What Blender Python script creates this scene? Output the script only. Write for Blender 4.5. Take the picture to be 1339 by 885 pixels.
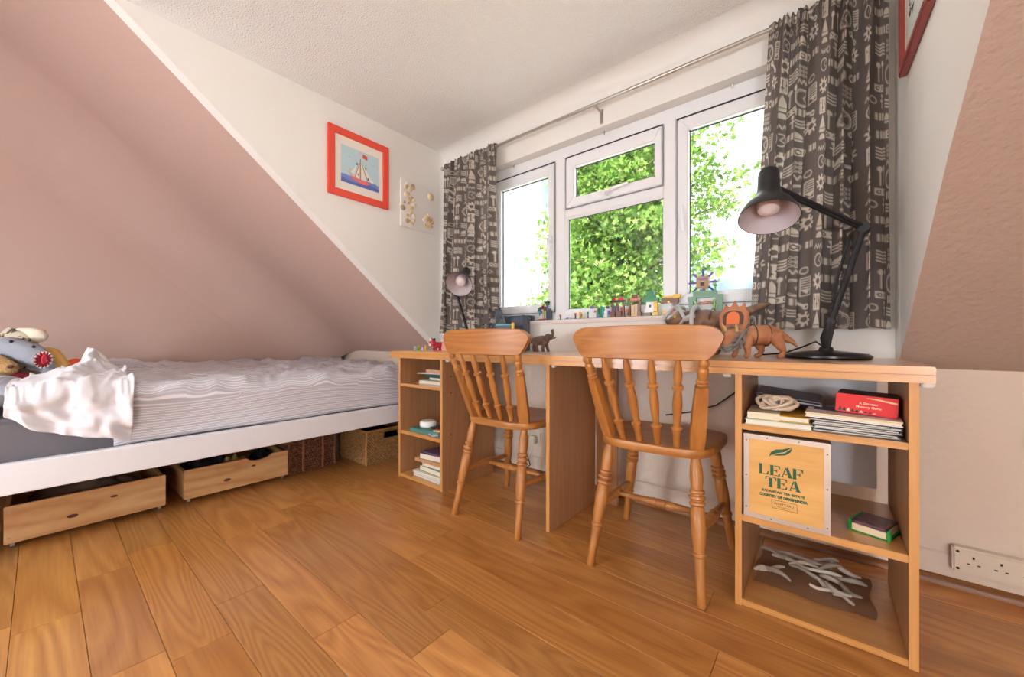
import bpy, bmesh, math, random
import numpy as np
from mathutils import Vector, Matrix, noise, Euler
for o in list(bpy.data.objects): bpy.data.objects.remove(o)
SC = bpy.context.scene; COL = SC.collection
PI = math.pi; RND = random.Random(7)
def lin(c): return tuple(((v/255)/12.92 if v/255 <= .04045 else ((v/255+.055)/1.055)**2.4) for v in c[:3])+(1,)

# ---------------------------------------------------------------- camera, sky, lights, exposure
YAW = math.radians(39.23)
cam = bpy.data.cameras.new('camera'); camo = bpy.data.objects.new('camera', cam); COL.objects.link(camo)
camo.location = (0, 0, .82); camo.rotation_euler = (PI/2, 0, YAW)
cam.sensor_width = 36; cam.lens = 503/1339*36; cam.shift_y = 2.4/1339; cam.clip_start = .02; cam.clip_end = 400
SC.camera = camo
SC.view_settings.view_transform = 'Standard'; SC.view_settings.look = 'None'
SC.view_settings.exposure = 0.7; SC.view_settings.gamma = 1; SC.view_settings.use_curve_mapping = False
SKY_STRENGTH = 2.4; SUN = 10.0; FILL_W = 44; FILL_COL = (.90, .97, 1.06)
w = bpy.data.worlds.new('sky'); SC.world = w; w.use_nodes = True
nt = w.node_tree; nt.nodes.clear()
out = nt.nodes.new('ShaderNodeOutputWorld'); bg = nt.nodes.new('ShaderNodeBackground')
tc = nt.nodes.new('ShaderNodeTexCoord'); nz = nt.nodes.new('ShaderNodeTexNoise'); cr = nt.nodes.new('ShaderNodeValToRGB')
nz.inputs['Scale'].default_value = 2.2; nz.inputs['Detail'].default_value = 5
cr.color_ramp.elements[0].position = .4; cr.color_ramp.elements[0].color = (.19, .25, .30, 1)
cr.color_ramp.elements[1].position = .62; cr.color_ramp.elements[1].color = (1.1, 1.12, 1.15, 1)
nt.links.new(tc.outputs['Generated'], nz.inputs['Vector']); nt.links.new(nz.outputs['Fac'], cr.inputs['Fac'])
nt.links.new(cr.outputs['Color'], bg.inputs['Color']); bg.inputs['Strength'].default_value = SKY_STRENGTH
nt.links.new(bg.outputs['Background'], out.inputs['Surface'])
sl = bpy.data.lights.new('sun', 'SUN'); sl.energy = SUN; sl.angle = .01; sl.color = (1, .95, .86)
so = bpy.data.objects.new('sun', sl); COL.objects.link(so)
so.rotation_euler = Vector((.35, .62, -.75)).to_track_quat('-Z', 'Y').to_euler()

# ---------------------------------------------------------------- helpers
MATS = {}
def new_mat(name):
    m = bpy.data.materials.new(name); m.use_nodes = True; MATS[name] = m
    return m, m.node_tree.nodes, m.node_tree.links, m.node_tree.nodes['Principled BSDF']
def nd(n, t, **k):
    x = n.new('ShaderNode'+t)
    for a, v in k.items():
        if a in x.inputs: x.inputs[a].default_value = v
        else: setattr(x, a, v)
    return x
def bump_to(n, l, b, src, strength, dist=.01):
    bp = nd(n, 'Bump'); bp.inputs['Strength'].default_value = strength; bp.inputs['Distance'].default_value = dist
    l.new(src, bp.inputs['Height']); l.new(bp.outputs['Normal'], b.inputs['Normal'])
def mat(name, col, rough=.5, metal=0., bump=None, var=None, spec=.5, trans=0., coat=0.):
    """plain material: bump=(scale, strength, distance), var=(scale, other colour)"""
    m, n, l, b = new_mat(name)
    b.inputs['Base Color'].default_value = lin(col); b.inputs['Roughness'].default_value = rough
    b.inputs['Metallic'].default_value = metal; b.inputs['Specular IOR Level'].default_value = spec
    b.inputs['Coat Weight'].default_value = coat
    t = nd(n, 'TexCoord')
    if var:
        z = nd(n, 'TexNoise', Scale=var[0], Detail=4.); l.new(t.outputs['Object'], z.inputs['Vector'])
        r = nd(n, 'ValToRGB'); r.color_ramp.elements[0].position = .35; r.color_ramp.elements[1].position = .65
        r.color_ramp.elements[0].color = lin(col); r.color_ramp.elements[1].color = lin(var[1])
        l.new(z.outputs['Fac'], r.inputs['Fac']); l.new(r.outputs['Color'], b.inputs['Base Color'])
    if bump:
        z = nd(n, 'TexNoise', Scale=bump[0], Detail=3.); l.new(t.outputs['Object'], z.inputs['Vector'])
        bump_to(n, l, b, z.outputs['Fac'], bump[1], bump[2])
    if trans:
        tr = nd(n, 'BsdfTranslucent'); tr.inputs['Color'].default_value = lin(col)
        mx = nd(n, 'MixShader', Fac=trans); o = n['Material Output']
        l.new(b.outputs[0], mx.inputs[1]); l.new(tr.outputs[0], mx.inputs[2]); l.new(mx.outputs[0], o.inputs['Surface'])
    return m
def wood(name, c0, c1, scale=(1.2, 9, 9), rings=10, rough=.4, fibre=.35, coat=0., rand=False, bump=.08, tint=0.):
    """contour-line grain from a stretched noise; rand shifts it per object"""
    m, n, l, b = new_mat(name)
    t = nd(n, 'TexCoord'); v = t.outputs['Object']
    oi = nd(n, 'ObjectInfo')
    if rand:
        ad = nd(n, 'VectorMath', operation='MULTIPLY_ADD'); cb = nd(n, 'CombineXYZ')
        for k in 'XYZ': l.new(oi.outputs['Random'], cb.inputs[k])
        ad.inputs[1].default_value = (97, 61, 43); l.new(cb.outputs[0], ad.inputs[0]); l.new(v, ad.inputs[2]); v = ad.outputs[0]
    mp = nd(n, 'Mapping'); mp.inputs['Scale'].default_value = scale; l.new(v, mp.inputs['Vector'])
    z = nd(n, 'TexNoise', Scale=1., Detail=1., Roughness=.35); l.new(mp.outputs[0], z.inputs['Vector'])
    mu = nd(n, 'Math', operation='MULTIPLY'); mu.inputs[1].default_value = rings; l.new(z.outputs['Fac'], mu.inputs[0])
    if rand:
        rv = nd(n, 'Math', operation='MULTIPLY_ADD'); rv.inputs[1].default_value = rings*1.1; rv.inputs[2].default_value = rings*.35; l.new(oi.outputs['Random'], rv.inputs[0]); l.new(rv.outputs[0], mu.inputs[1])
    pp = nd(n, 'Math', operation='PINGPONG'); pp.inputs[1].default_value = .5; l.new(mu.outputs[0], pp.inputs[0])
    m2 = nd(n, 'Mapping'); m2.inputs['Scale'].default_value = tuple(s*q for s, q in zip(scale, (4, 14, 14) if scale[0] < scale[2] else (14, 14, 4))); l.new(v, m2.inputs['Vector'])
    z2 = nd(n, 'TexNoise', Scale=1., Detail=3.); l.new(m2.outputs[0], z2.inputs['Vector'])
    a = nd(n, 'Math', operation='MULTIPLY_ADD'); a.inputs[1].default_value = 1.5*(1-fibre); l.new(pp.outputs[0], a.inputs[0])
    f2 = nd(n, 'Math', operation='MULTIPLY'); f2.inputs[1].default_value = fibre*1.2; l.new(z2.outputs['Fac'], f2.inputs[0]); l.new(f2.outputs[0], a.inputs[2])
    r = nd(n, 'ValToRGB'); r.color_ramp.elements[0].position = .12; r.color_ramp.elements[1].position = .75
    r.color_ramp.elements[0].color = lin(c1); r.color_ramp.elements[1].color = lin(c0)
    l.new(a.outputs[0], r.inputs['Fac']); c = r.outputs['Color']
    if tint:
        mx = nd(n, 'Mix', data_type='RGBA', blend_type='MULTIPLY'); mx.inputs[0].default_value = 1
        l.new(c, mx.inputs[6]); l.new(oi.outputs['Color'], mx.inputs[7]); c = mx.outputs[2]
    l.new(c, b.inputs['Base Color']); b.inputs['Roughness'].default_value = rough; b.inputs['Coat Weight'].default_value = coat
    b.inputs['Coat Roughness'].default_value = .3
    bump_to(n, l, b, a.outputs[0], bump, .002)
    return m
def attr_mat(name, c0, c1, attr, rough=.9, trans=0.):
    """two colours mixed by a mesh attribute (a flat print)"""
    m, n, l, b = new_mat(name)
    at = nd(n, 'Attribute'); at.attribute_name = attr
    mx = nd(n, 'Mix', data_type='RGBA'); mx.inputs[6].default_value = lin(c0); mx.inputs[7].default_value = lin(c1)
    l.new(at.outputs['Fac'], mx.inputs[0]); l.new(mx.outputs[2], b.inputs['Base Color']); b.inputs['Roughness'].default_value = rough
    b.inputs['Specular IOR Level'].default_value = .2
    if trans:
        tr = nd(n, 'BsdfTranslucent'); l.new(mx.outputs[2], tr.inputs['Color'])
        ms = nd(n, 'MixShader', Fac=trans); l.new(b.outputs[0], ms.inputs[1]); l.new(tr.outputs[0], ms.inputs[2])
        l.new(ms.outputs[0], n['Material Output'].inputs['Surface'])
    return m
def stripes(name, c0, c1, attr, f1, f2, rough=.95):
    """woven stripes of uneven width along a float attribute"""
    m, n, l, b = new_mat(name)
    at = nd(n, 'Attribute'); at.attribute_name = attr
    def wv(f, d):
        x = nd(n, 'Math', operation='MULTIPLY'); x.inputs[1].default_value = f; l.new(at.outputs['Fac'], x.inputs[0])
        s = nd(n, 'Math', operation='SINE'); l.new(x.outputs[0], s.inputs[0]); return s.outputs[0]
    mu = nd(n, 'Math', operation='MULTIPLY'); l.new(wv(f1, 0), mu.inputs[0]); l.new(wv(f2, 0), mu.inputs[1])
    r = nd(n, 'ValToRGB'); e = r.color_ramp.elements
    e[0].position = .0; e[0].color = lin(c0); e[1].position = .35; e[1].color = lin(c1)
    l.new(mu.outputs[0], r.inputs['Fac']); l.new(r.outputs['Color'], b.inputs['Base Color'])
    b.inputs['Roughness'].default_value = rough; b.inputs['Specular IOR Level'].default_value = .2
    return m

def align(p0, p1):
    p0, p1 = Vector(p0), Vector(p1); d = p1-p0
    return Matrix.Translation(p0) @ d.to_track_quat('Z', 'Y').to_matrix().to_4x4()
def TR(x=0, y=0, z=0, rx=0, ry=0, rz=0, s=1):
    return Matrix.Translation((x, y, z)) @ Euler((rx, ry, rz)).to_matrix().to_4x4() @ Matrix.Scale(s, 4)
WM = {}
class B:
    """collects shapes in world coordinates; build() links them as one mesh object"""
    def __init__(s): s.v = []; s.f = []
    def add(s, vs, fs, M=None):
        o = len(s.v)
        s.v += [tuple(M @ Vector(p)) if M else tuple(p) for p in vs]; s.f += [tuple(i+o for i in f) for f in fs]; return s
    def box(s, x0, x1, y0, y1, z0, z1, M=None):
        return s.add([(x, y, z) for x in (x0, x1) for y in (y0, y1) for z in (z0, z1)],
                     [(0, 1, 3, 2), (4, 6, 7, 5), (0, 4, 5, 1), (2, 3, 7, 6), (0, 2, 6, 4), (1, 5, 7, 3)], M)
    def lathe(s, prof, n=16, M=None, caps=True):
        vs = []; fs = []
        for r, z in prof: vs += [(r*math.cos(2*PI*i/n), r*math.sin(2*PI*i/n), z) for i in range(n)]
        for k in range(len(prof)-1):
            for i in range(n): fs.append((k*n+i, k*n+(i+1) % n, (k+1)*n+(i+1) % n, (k+1)*n+i))
        if caps and prof[0][0] > 1e-6: fs.append(tuple(range(n))[::-1])
        if caps and prof[-1][0] > 1e-6: fs.append(tuple((len(prof)-1)*n+i for i in range(n)))
        return s.add(vs, fs, M)
    def tube(s, pts, r, n=8, M=None, close=False):
        pts = [Vector(p) for p in pts]; R = r if isinstance(r, (list, tuple)) else [r]*len(pts)
        vs = []; fs = []; up = None; N = len(pts)
        for i, p in enumerate(pts):
            t = (pts[(i+1) % N if close else min(i+1, N-1)]-pts[(i-1) % N if close else max(i-1, 0)]).normalized()
            if up is None: up = Vector((0, 0, 1)) if abs(t.z) < .9 else Vector((1, 0, 0))
            a = t.cross(up).normalized(); c = a.cross(t).normalized(); up = c
            vs += [p+(a*math.cos(2*PI*k/n)+c*math.sin(2*PI*k/n))*R[i] for k in range(n)]
        for i in range(N if close else N-1):
            j = (i+1) % N
            for k in range(n): fs.append((i*n+k, i*n+(k+1) % n, j*n+(k+1) % n, j*n+k))
        if not close: fs += [tuple(range(n))[::-1], tuple((N-1)*n+k for k in range(n))]
        return s.add(vs, fs, M)
    def ell(s, c, r, n=14, m=9, M=None):
        r = r if isinstance(r, (list, tuple)) else (r, r, r)
        T = Matrix.Translation(c) @ Matrix.Diagonal((*r, 1))
        return s.lathe([(max(math.sin(PI*k/m), 0) if 0 < k < m else 1e-7, -math.cos(PI*k/m)) for k in range(m+1)], n, (M @ T) if M else T)
    def prism(s, poly, d0, d1, M=None):
        n = len(poly)
        return s.add([(x, y, d0) for x, y in poly]+[(x, y, d1) for x, y in poly],
                     [tuple(range(n))[::-1], tuple(range(n, 2*n))]+[(i, (i+1) % n, (i+1) % n+n, i+n) for i in range(n)], M)
    def grid(s, f, nu, nv, M=None):
        vs = [f(i/nu, j/nv) for i in range(nu+1) for j in range(nv+1)]
        return s.add(vs, [(i*(nv+1)+j, (i+1)*(nv+1)+j, (i+1)*(nv+1)+j+1, i*(nv+1)+j+1) for i in range(nu) for j in range(nv)], M)
    def build(s, name, m, parent=None, bev=0, smooth=True, seg=2, ang=35, label=None, kind=None, color=None, loc=None, recalc=True):
        me = bpy.data.meshes.new(name)
        root = parent
        W = WM.get(parent.name) if parent else None
        if parent is None:
            if loc is None:
                a = np.array(s.v); loc = ((a[:, 0].min()+a[:, 0].max())/2, (a[:, 1].min()+a[:, 1].max())/2, a[:, 2].min())
            W = Matrix.Translation(loc)
        I = W.inverted()
        me.from_pydata([tuple(I @ Vector(p)) for p in s.v], [], s.f)
        if recalc or bev:
            bm = bmesh.new(); bm.from_mesh(me)
            if recalc: bmesh.ops.recalc_face_normals(bm, faces=bm.faces)
            if bev: bmesh.ops.bevel(bm, geom=[e for e in bm.edges if len(e.link_faces) == 2 and e.calc_face_angle() > .6], offset=bev, segments=seg, affect='EDGES', clamp_overlap=True)
            bm.to_mesh(me); bm.free()
        if smooth:
            me.polygons.foreach_set('use_smooth', [True]*len(me.polygons)); me.set_sharp_from_angle(angle=math.radians(ang))
        for q in (m if isinstance(m, (list, tuple)) else [m]): me.materials.append(q)
        o = bpy.data.objects.new(name, me); COL.objects.link(o)
        if parent: o.parent = parent
        else: o.matrix_world = W
        WM[o.name] = W
        if label: o['label'] = label
        if kind: o['kind'] = kind
        if color: o.color = (*color, 1)
        return o
def tag(o, label=None, cat=None, group=None, kind=None):
    for k, v in (('label', label), ('category', cat), ('group', group), ('kind', kind)):
        if v: o[k] = v
    return o
def thing(name, label, cat, loc, rz=0, group=None, kind=None):
    o = bpy.data.objects.new(name, None); COL.objects.link(o); o.empty_display_size = .05
    o.matrix_world = TR(*loc, rz=rz); WM[o.name] = o.matrix_world.copy()
    return tag(o, label, cat, group, kind)
def copy_tree(o, parent=None):
    c = o.copy(); COL.objects.link(c); c.parent = parent
    for ch in list(o.children): copy_tree(ch, c)
    return c
def bx(name, x0, x1, y0, y1, z0, z1, m, parent=None, bev=.0015, M=None, **k):
    return B().box(x0, x1, y0, y1, z0, z1, M).build(name, m, parent, bev=bev, **k)
def blob(chains, voxel, smooth=4):
    """one continuous body: overlapping spheres along chains, merged by a voxel remesh"""
    b = B()
    for ch in chains:
        for (p0, r0), (p1, r1) in zip(ch, ch[1:]) if len(ch) > 1 else [(ch[0], ch[0])]:
            p0, p1 = Vector(p0), Vector(p1); L = (p1-p0).length
            k = max(1, int(L/(max(min(r0, r1), voxel)*.45)))
            for i in range(k+1):
                t = i/k; b.ell(p0.lerp(p1, t), r0+(r1-r0)*t, 10, 7)
    me = bpy.data.meshes.new('t'); me.from_pydata(b.v, [], b.f)
    o = bpy.data.objects.new('t', me); COL.objects.link(o)
    md = o.modifiers.new('r', 'REMESH'); md.mode = 'VOXEL'; md.voxel_size = voxel
    if smooth: sm = o.modifiers.new('s', 'SMOOTH'); sm.iterations = smooth
    dg = bpy.context.evaluated_depsgraph_get(); e = o.evaluated_get(dg); mm = e.to_mesh()
    r = B(); r.v = [tuple(v.co) for v in mm.vertices]; r.f = [tuple(p.vertices) for p in mm.polygons]
    e.to_mesh_clear(); bpy.data.objects.remove(o)
    return r
def text(s, size, M, name, m, parent, depth=.0004, bold=0., sx=1., align_x='CENTER', space=1.):
    """lettering as thin raised ink, x right / y up in M"""
    c = bpy.data.curves.new('t', 'FONT'); c.body = s; c.size = size; c.align_x = align_x; c.extrude = depth; c.offset = bold; c.resolution_u = 3; c.space_character = space
    o = bpy.data.objects.new('t', c); COL.objects.link(o)
    dg = bpy.context.evaluated_depsgraph_get(); e = o.evaluated_get(dg); mm = e.to_mesh()
    b = B(); b.add([(v.co.x*sx, v.co.y, v.co.z) for v in mm.vertices], [tuple(p.vertices) for p in mm.polygons], M)
    e.to_mesh_clear(); bpy.data.objects.remove(o); bpy.data.curves.remove(c)
    return b.build(name, m, parent, smooth=False)

# ---------------------------------------------------------------- materials
WHITE = mat('white_wall_paint', (242, 239, 233), .8, bump=(60, .12, .004))
CEIL = mat('textured_ceiling_paint', (240, 237, 233), .9, bump=(130, .8, .010))
PINK = mat('pink_wall_paint', (200, 170, 157), .75, bump=(38, .10, .006))
PINK_DIM = mat('pink_rough_dimmed_paint', (178, 154, 140), .75, bump=(55, .3, .012))  # rougher surface, same pink; base darkened to imitate the slope's dimmer light
KNEE = mat('cream_wall_paint', (228, 212, 196), .8, bump=(45, .3, .008))
UPVC = mat('white_window_plastic', (242, 243, 245), .3)
GASKET = mat('black_rubber_gasket', (40, 42, 48), .6)
CHROME = mat('brushed_steel', (190, 185, 178), .3, 1.)
OAK = wood('oak_floor', (206, 146, 80), (164, 102, 48), (1.1, 9, 9), 13, .3, .5, 0.25, True, .04, 1)
QUAD = wood('dark_oak_beading', (150, 98, 55), (105, 62, 30), (1, 14, 14), 6, .4)
DESKX = wood('desk_board_lengthwise', (210, 152, 86), (190, 130, 66), (.7, 10, 22), 6, .22, .5, 1., False, .02)
DESKE = wood('desk_edge_lipping', (208, 152, 90), (192, 132, 70), (14, 14, .8), 5, .4, .5, 0., False, .02)
DESKZ = wood('desk_board_upright', (180, 132, 90), (164, 116, 74), (14, 14, .8), 5, .45, .5, 0., False, .02)
CHAIRW = wood('varnished_pine', (188, 126, 62), (160, 98, 44), (9, 9, 1.1), 7, .38, .4, .15, True, .02)
CHAIRX = wood('varnished_pine_crossgrain', (188, 126, 62), (160, 98, 44), (1.1, 9, 16), 6, .38, .4, .15, True, .02)
PINE = wood('raw_pine', (226, 186, 132), (196, 140, 84), (12, 1.4, 12), 9, .55, .35, 0., True, .03)
BLACK = mat('black_lamp_enamel', (22, 23, 27), .3)
BLACKP = mat('black_plastic', (20, 20, 24), .5)
def C(r, g, b, rough=.45): 
    k = 'colour_%d_%d_%d' % (r, g, b)
    return MATS.get(k) or mat(k, (r, g, b), rough)
m, n, l, b = new_mat('window_glass'); gl = nd(n, 'BsdfGlossy'); gl.inputs['Roughness'].default_value = .01; tr = nd(n, 'BsdfTransparent')
tr.inputs['Color'].default_value = (.96, .98, .97, 1)
lw = nd(n, 'LayerWeight', Blend=.5); pw_ = nd(n, 'Math', operation='POWER'); pw_.inputs[1].default_value = 5; l.new(lw.outputs['Facing'], pw_.inputs[0])
fr = nd(n, 'Math', operation='MULTIPLY_ADD'); fr.inputs[1].default_value = .9; fr.inputs[2].default_value = .03; l.new(pw_.outputs[0], fr.inputs[0]); mx = nd(n, 'MixShader'); l.new(fr.outputs[0], mx.inputs[0]); l.new(tr.outputs[0], mx.inputs[1]); l.new(gl.outputs[0], mx.inputs[2])
l.new(mx.outputs[0], n['Material Output'].inputs['Surface']); GLASS = m

# ---------------------------------------------------------------- room shell
def st(o, kind='structure'): o['kind'] = kind; return o
GX = -3.9                                    # gable wall
def slope(y): return 2.371-.852*y            # underside of the roof
def cheekx(y): return float(np.interp(y, [.17, .5, 1.09, 1.315, 1.89, 1.935], [.29, .264, .232, .218, .2, .19]))
YK = 1.935; ZC = 2.23; YC = (2.371-ZC)/.852; YT = -.45; ZT = slope(YT); XR = 1.65; YB = -1.75
# floor boards, each one laid
fl = st(B().box(GX-.1, XR+.1, YB-.1, 2.0, -.06, -.012).build('floor', QUAD, smooth=False))
starts = {-1: [-1.75], 0: [-1.966], 1: [-2.065], 2: [-1.463], 3: [-1.908], 4: [-.829], 5: [-.94], 6: [-1.2], 7: [-.22], 8: [-.84], 9: [-1.4, -.284]}
rr = random.Random(3); proto = {}
for k in range(-12, 16):
    y0 = .078+.1318*(k); y1 = y0+.1318
    if y1 > 1.95: y1 = 1.945
    if y0 > 1.93: break
    fixed = starts.get(k, [rr.uniform(-2, 0)])
    cuts = set(fixed); x = min(fixed)
    while x > GX: x -= rr.uniform(.55, 1.3); cuts.add(max(x, GX))
    x = max(fixed)
    while x < XR: x += rr.uniform(.55, 1.3); cuts.add(min(x, XR))
    cuts = sorted(cuts)
    for a, c in zip(cuts, cuts[1:]):
        t = rr.uniform(.78, 1.12); col = (t, t*rr.uniform(.96, 1.03), t*rr.uniform(.9, 1.05))
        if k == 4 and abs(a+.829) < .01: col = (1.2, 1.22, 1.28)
        if k == 7 and abs(c+.22) < .01: col = (.84, .8, .74)
        if k == 1 and abs(a+1.463) < .8: col = (.9, .84, .72)
        B().box(a+.0006, c-.0006, y0+.0006, y1-.0006, -.014, 0).build('plank', OAK, fl, bev=.0008, seg=1, smooth=False, color=col)
# knee wall and window wall with its opening
WX0, WX1, WZ0, WZ1 = -1.83, -.01, .92, 1.985
b = B(); b.box(GX-.05, XR, YK, 2.08, -.05, .74)
st(b.build('wall_knee', KNEE, smooth=False))
b = B(); b.box(-2.3, .26, YK, 2.08, .74, WZ0).box(-2.3, WX0, YK, 2.08, WZ0, WZ1).box(WX1, .26, YK, 2.08, WZ0, WZ1).box(-2.3, .26, YK, 2.08, WZ1, 2.32)
st(b.build('wall_window', WHITE, smooth=False))
b = B(); R_ = .07                            # cove along the ceiling
b.grid(lambda u, v: (-2.26+2.5*v, YK-R_+R_*math.sin(u*PI/2)+.0, ZC-R_+R_*math.cos(u*PI/2)), 8, 1)
st(b.build('trim_1', WHITE))
b = B(); b.grid(lambda u, v: (-2.25+.04*(1-math.sin(u*PI/2)), YK-.04*(1-math.cos(u*PI/2)), .74+1.49*v), 6, 1)
st(b.build('trim_2', WHITE))
# dormer cheeks
b = B(); P = [(YK+.02, slope(YK+.02)), (YK+.02, ZC+.05), (YC-.06, ZC+.05)]
b.prism(P, -2.25, -2.32, Matrix(((0, 0, 1, 0), (1, 0, 0, 0), (0, 1, 0, 0), (0, 0, 0, 1))))
st(b.build('wall_dormer_left', WHITE, smooth=False))
ys = [1.96, 1.92, 1.89, 1.8, 1.6, 1.315, 1.2, 1.09, .8, .5, .17]
b = B()
for y0, y1 in zip(ys, ys[1:]):
    for d, flip in ((0, 0), (.05, 1)):
        q = [(cheekx(y0)+d, y0, slope(y0)), (cheekx(y1)+d, y1, slope(y1)), (cheekx(y1)+d, y1, ZC+.04), (cheekx(y0)+d, y0, ZC+.04)]
        b.add(q, [(0, 1, 2, 3)])
st(b.build('wall_dormer_right', WHITE, ang=60))
# roof slopes
def slab(name, m, xa, xb, yl, t=.06):
    b = B(); N = len(yl)
    for y in yl:
        z = slope(y); x0, x1 = xa(y), xb(y)
        b.v += [(x0, y, z), (x1, y, z), (x0, y+t*.65, z+t*.76), (x1, y+t*.65, z+t*.76)]
    for i in range(N-1):
        a, c = 4*i, 4*i+4
        b.f += [(a, a+1, c+1, c), (a+2, c+2, c+3, a+3)]
    b.f += [(0, 2, 3, 1), (4*N-4, 4*N-3, 4*N-1, 4*N-2)]
    return st(b.build(name, m, smooth=False))
slab('ceiling_left', PINK, lambda y: GX, lambda y: -2.25, [1.96, 1, YC, YT-.04])
slab('ceiling_right', PINK_DIM, lambda y: cheekx(y), lambda y: XR, ys+[-.1, YT-.04])
b = B(); f = .42                              # soft plaster fillet between gable and slope
ng = Vector((1, 0, 0)); ns = Vector((0, -.648, -.761)); 
def fil(u, v):
    y = 1.94+(YT-1.94)*v; p = Vector((GX, y, slope(y))); c = p+ng*f+ns*f; a = u*PI/2
    return tuple(c-ng*f*math.cos(a)-ns*f*math.sin(a))
b.grid(fil, 10, 1); st(b.build('trim_3', PINK, ang=60))
st(B().box(GX-.06, GX, YB, 2.0, -.05, 2.9).build('wall_left', PINK, smooth=False))
st(B().box(XR, XR+.06, YB, 2.0, -.05, 2.9).build('wall_right', KNEE, smooth=False))
st(B().box(GX-.06, XR+.06, YB-.06, YB, -.05, 2.9).build('wall_back', WHITE, smooth=False))
st(B().box(-2.25, .3, YB, YK+.05, ZC, ZC+.05).build('ceiling', CEIL, smooth=False))
b = B()
for x in (-2.29, .29): b.prism([(YC+.08, ZC), (YT-.1, ZT+.06), (YB, ZT+.06), (YB, ZC)], x, x+.04, Matrix(((0, 0, 1, 0), (1, 0, 0, 0), (0, 1, 0, 0), (0, 0, 0, 1))))
b.box(GX, -2.25, YB, YT, ZT, ZT+.05).box(.3, XR, YB, YT, ZT, ZT+.05)
st(b.build('ceiling_upper', PINK, smooth=False))
b = B(); b.box(-3.85, XR, 1.926, YK, .0, .105); bb = st(b.build('baseboard_window', KNEE, bev=.003))
b = B(); b.prism([(0, 0), (.020, 0), (.019, .012), (.012, .022), (0, .028)], -3.85, XR, Matrix(((0, 0, 1, 0), (-1, 0, 0, 1.926), (0, 1, 0, 0), (0, 0, 0, 1))))
b.build('beading', QUAD, bb)

# window
win = thing('window_1', None, None, (-.92, 2.0, .94), kind='structure')
FY, FB = 1.998, 2.05
def bars(name, x0, x1, z0, z1, wd, y0, y1, m=UPVC, parent=win, bev=.004):
    b = B(); w4 = wd if isinstance(wd, tuple) else (wd,)*4   # left right bottom top, mitred
    l_, r_, bo, to = w4
    o_ = [(x0, z0), (x1, z0), (x1, z1), (x0, z1)]; i_ = [(x0+l_, z0+bo), (x1-r_, z0+bo), (x1-r_, z1-to), (x0+l_, z1-to)]
    for k in range(4):
        q = [o_[k], o_[(k+1) % 4], i_[(k+1) % 4], i_[k]]
        b.prism(q, y0, y1, Matrix(((1, 0, 0, 0), (0, 0, 1, 0), (0, 1, 0, 0), (0, 0, 0, 1))))
    return b.build(name, m, parent, bev=bev)
bars('frame', WX0, WX1, .94, WZ1, (.06, .06, .055, .072), FY, FB)
bx('mullion', -1.286, -1.212, FY-.004, FB, .97, 1.93, UPVC, win, .006)
bx('mullion', -.638, -.574, FY-.004, FB, .97, 1.93, UPVC, win, .006)
bx('transom', -1.215, -.636, FY-.002, FB, 1.553, 1.605, UPVC, win, .005)
def sash(x0, x1, z0, z1, g, handle):
    s = bars('sash', x0, x1, z0, z1, (g[0]-x0, x1-g[1], g[2]-z0, z1-g[3]), 1.986, 2.03, bev=.006)
    bars('gasket', g[0]-.003, g[1]+.003, g[2]-.003, g[3]+.003, .006, 2.012, 2.02, GASKET, s, 0)
    bars('gasket', x0-.004, x1+.004, z0-.004, z1+.004, .005, 1.990, 1.9975, mat('grey_gasket', (150, 150, 154), .6) if 'grey_gasket' not in MATS else MATS['grey_gasket'], s, 0); bx('gasket', x0-.002, x1+.002, 1.988, 1.9975, z1-.001, z1+.005, GASKET, s, 0)
    bx('pane', g[0]-.005, g[1]+.005, 2.022, 2.026, g[2]-.005, g[3]+.005, GLASS, s, 0)
    if handle: handle(s)
def lever(p, d, L):
    def h(s):
        p_, d_ = Vector(p), Vector(d); b = B()
        b.ell(p_, (.014, .014, .026) if abs(d_.z) > .5 else (.026, .014, .014)); b.tube([p_, p_+Vector((0, -.03, 0)), p_+Vector((0, -.036, 0))+d_*L*.4, p_+Vector((0, -.03, 0))+d_*L], [.012, .011, .009, .007], 10)
        b.build('handle', UPVC, s)
    return h
sash(-1.775, -1.29, .995, 1.909, (-1.724, -1.335, 1.046, 1.84), lever((-1.312, 1.985, 1.44), (0, 0, -1), .14))
sash(-1.208, -.642, 1.608, 1.909, (-1.15, -.682, 1.662, 1.842), lever((-.93, 1.985, 1.635), (1, 0, .12), .12))
sash(-.57, -.05, .995, 1.909, (-.518, -.105, 1.05, 1.845), lever((-.548, 1.985, 1.455), (0.1, 0, -1), .11))
bars('bead', -1.222, -.622, .985, 1.567, .022, 2.004, 2.03)
bars('gasket', -1.203, -.641, 1.004, 1.548, .005, 2.012, 2.02, GASKET, win, 0)
bx('pane', -1.21, -.634, 2.022, 2.026, .995, 1.56, GLASS, win, 0)
for x in (-1.6, -.955, -.33):
    B().tube([(x, 1.985, 1.985), (x, 1.98, 1.965), (x+.006, 1.972, 1.958), (x+.004, 1.966, 1.972)], .0025, 6).build('blind_hook', CHROME, win)
b = B(); b.prism([(1.918, .925), (1.922, .938), (1.93, .942), (2.0, .942), (2.0, .917), (1.922, .917)], WX0-.03, WX1+.03, Matrix(((0, 0, 1, 0), (1, 0, 0, 0), (0, 1, 0, 0), (0, 0, 0, 1))))
b.build('window_sill', mat('sill_paint', (236, 222, 216), .35), win, bev=.004)

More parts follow.
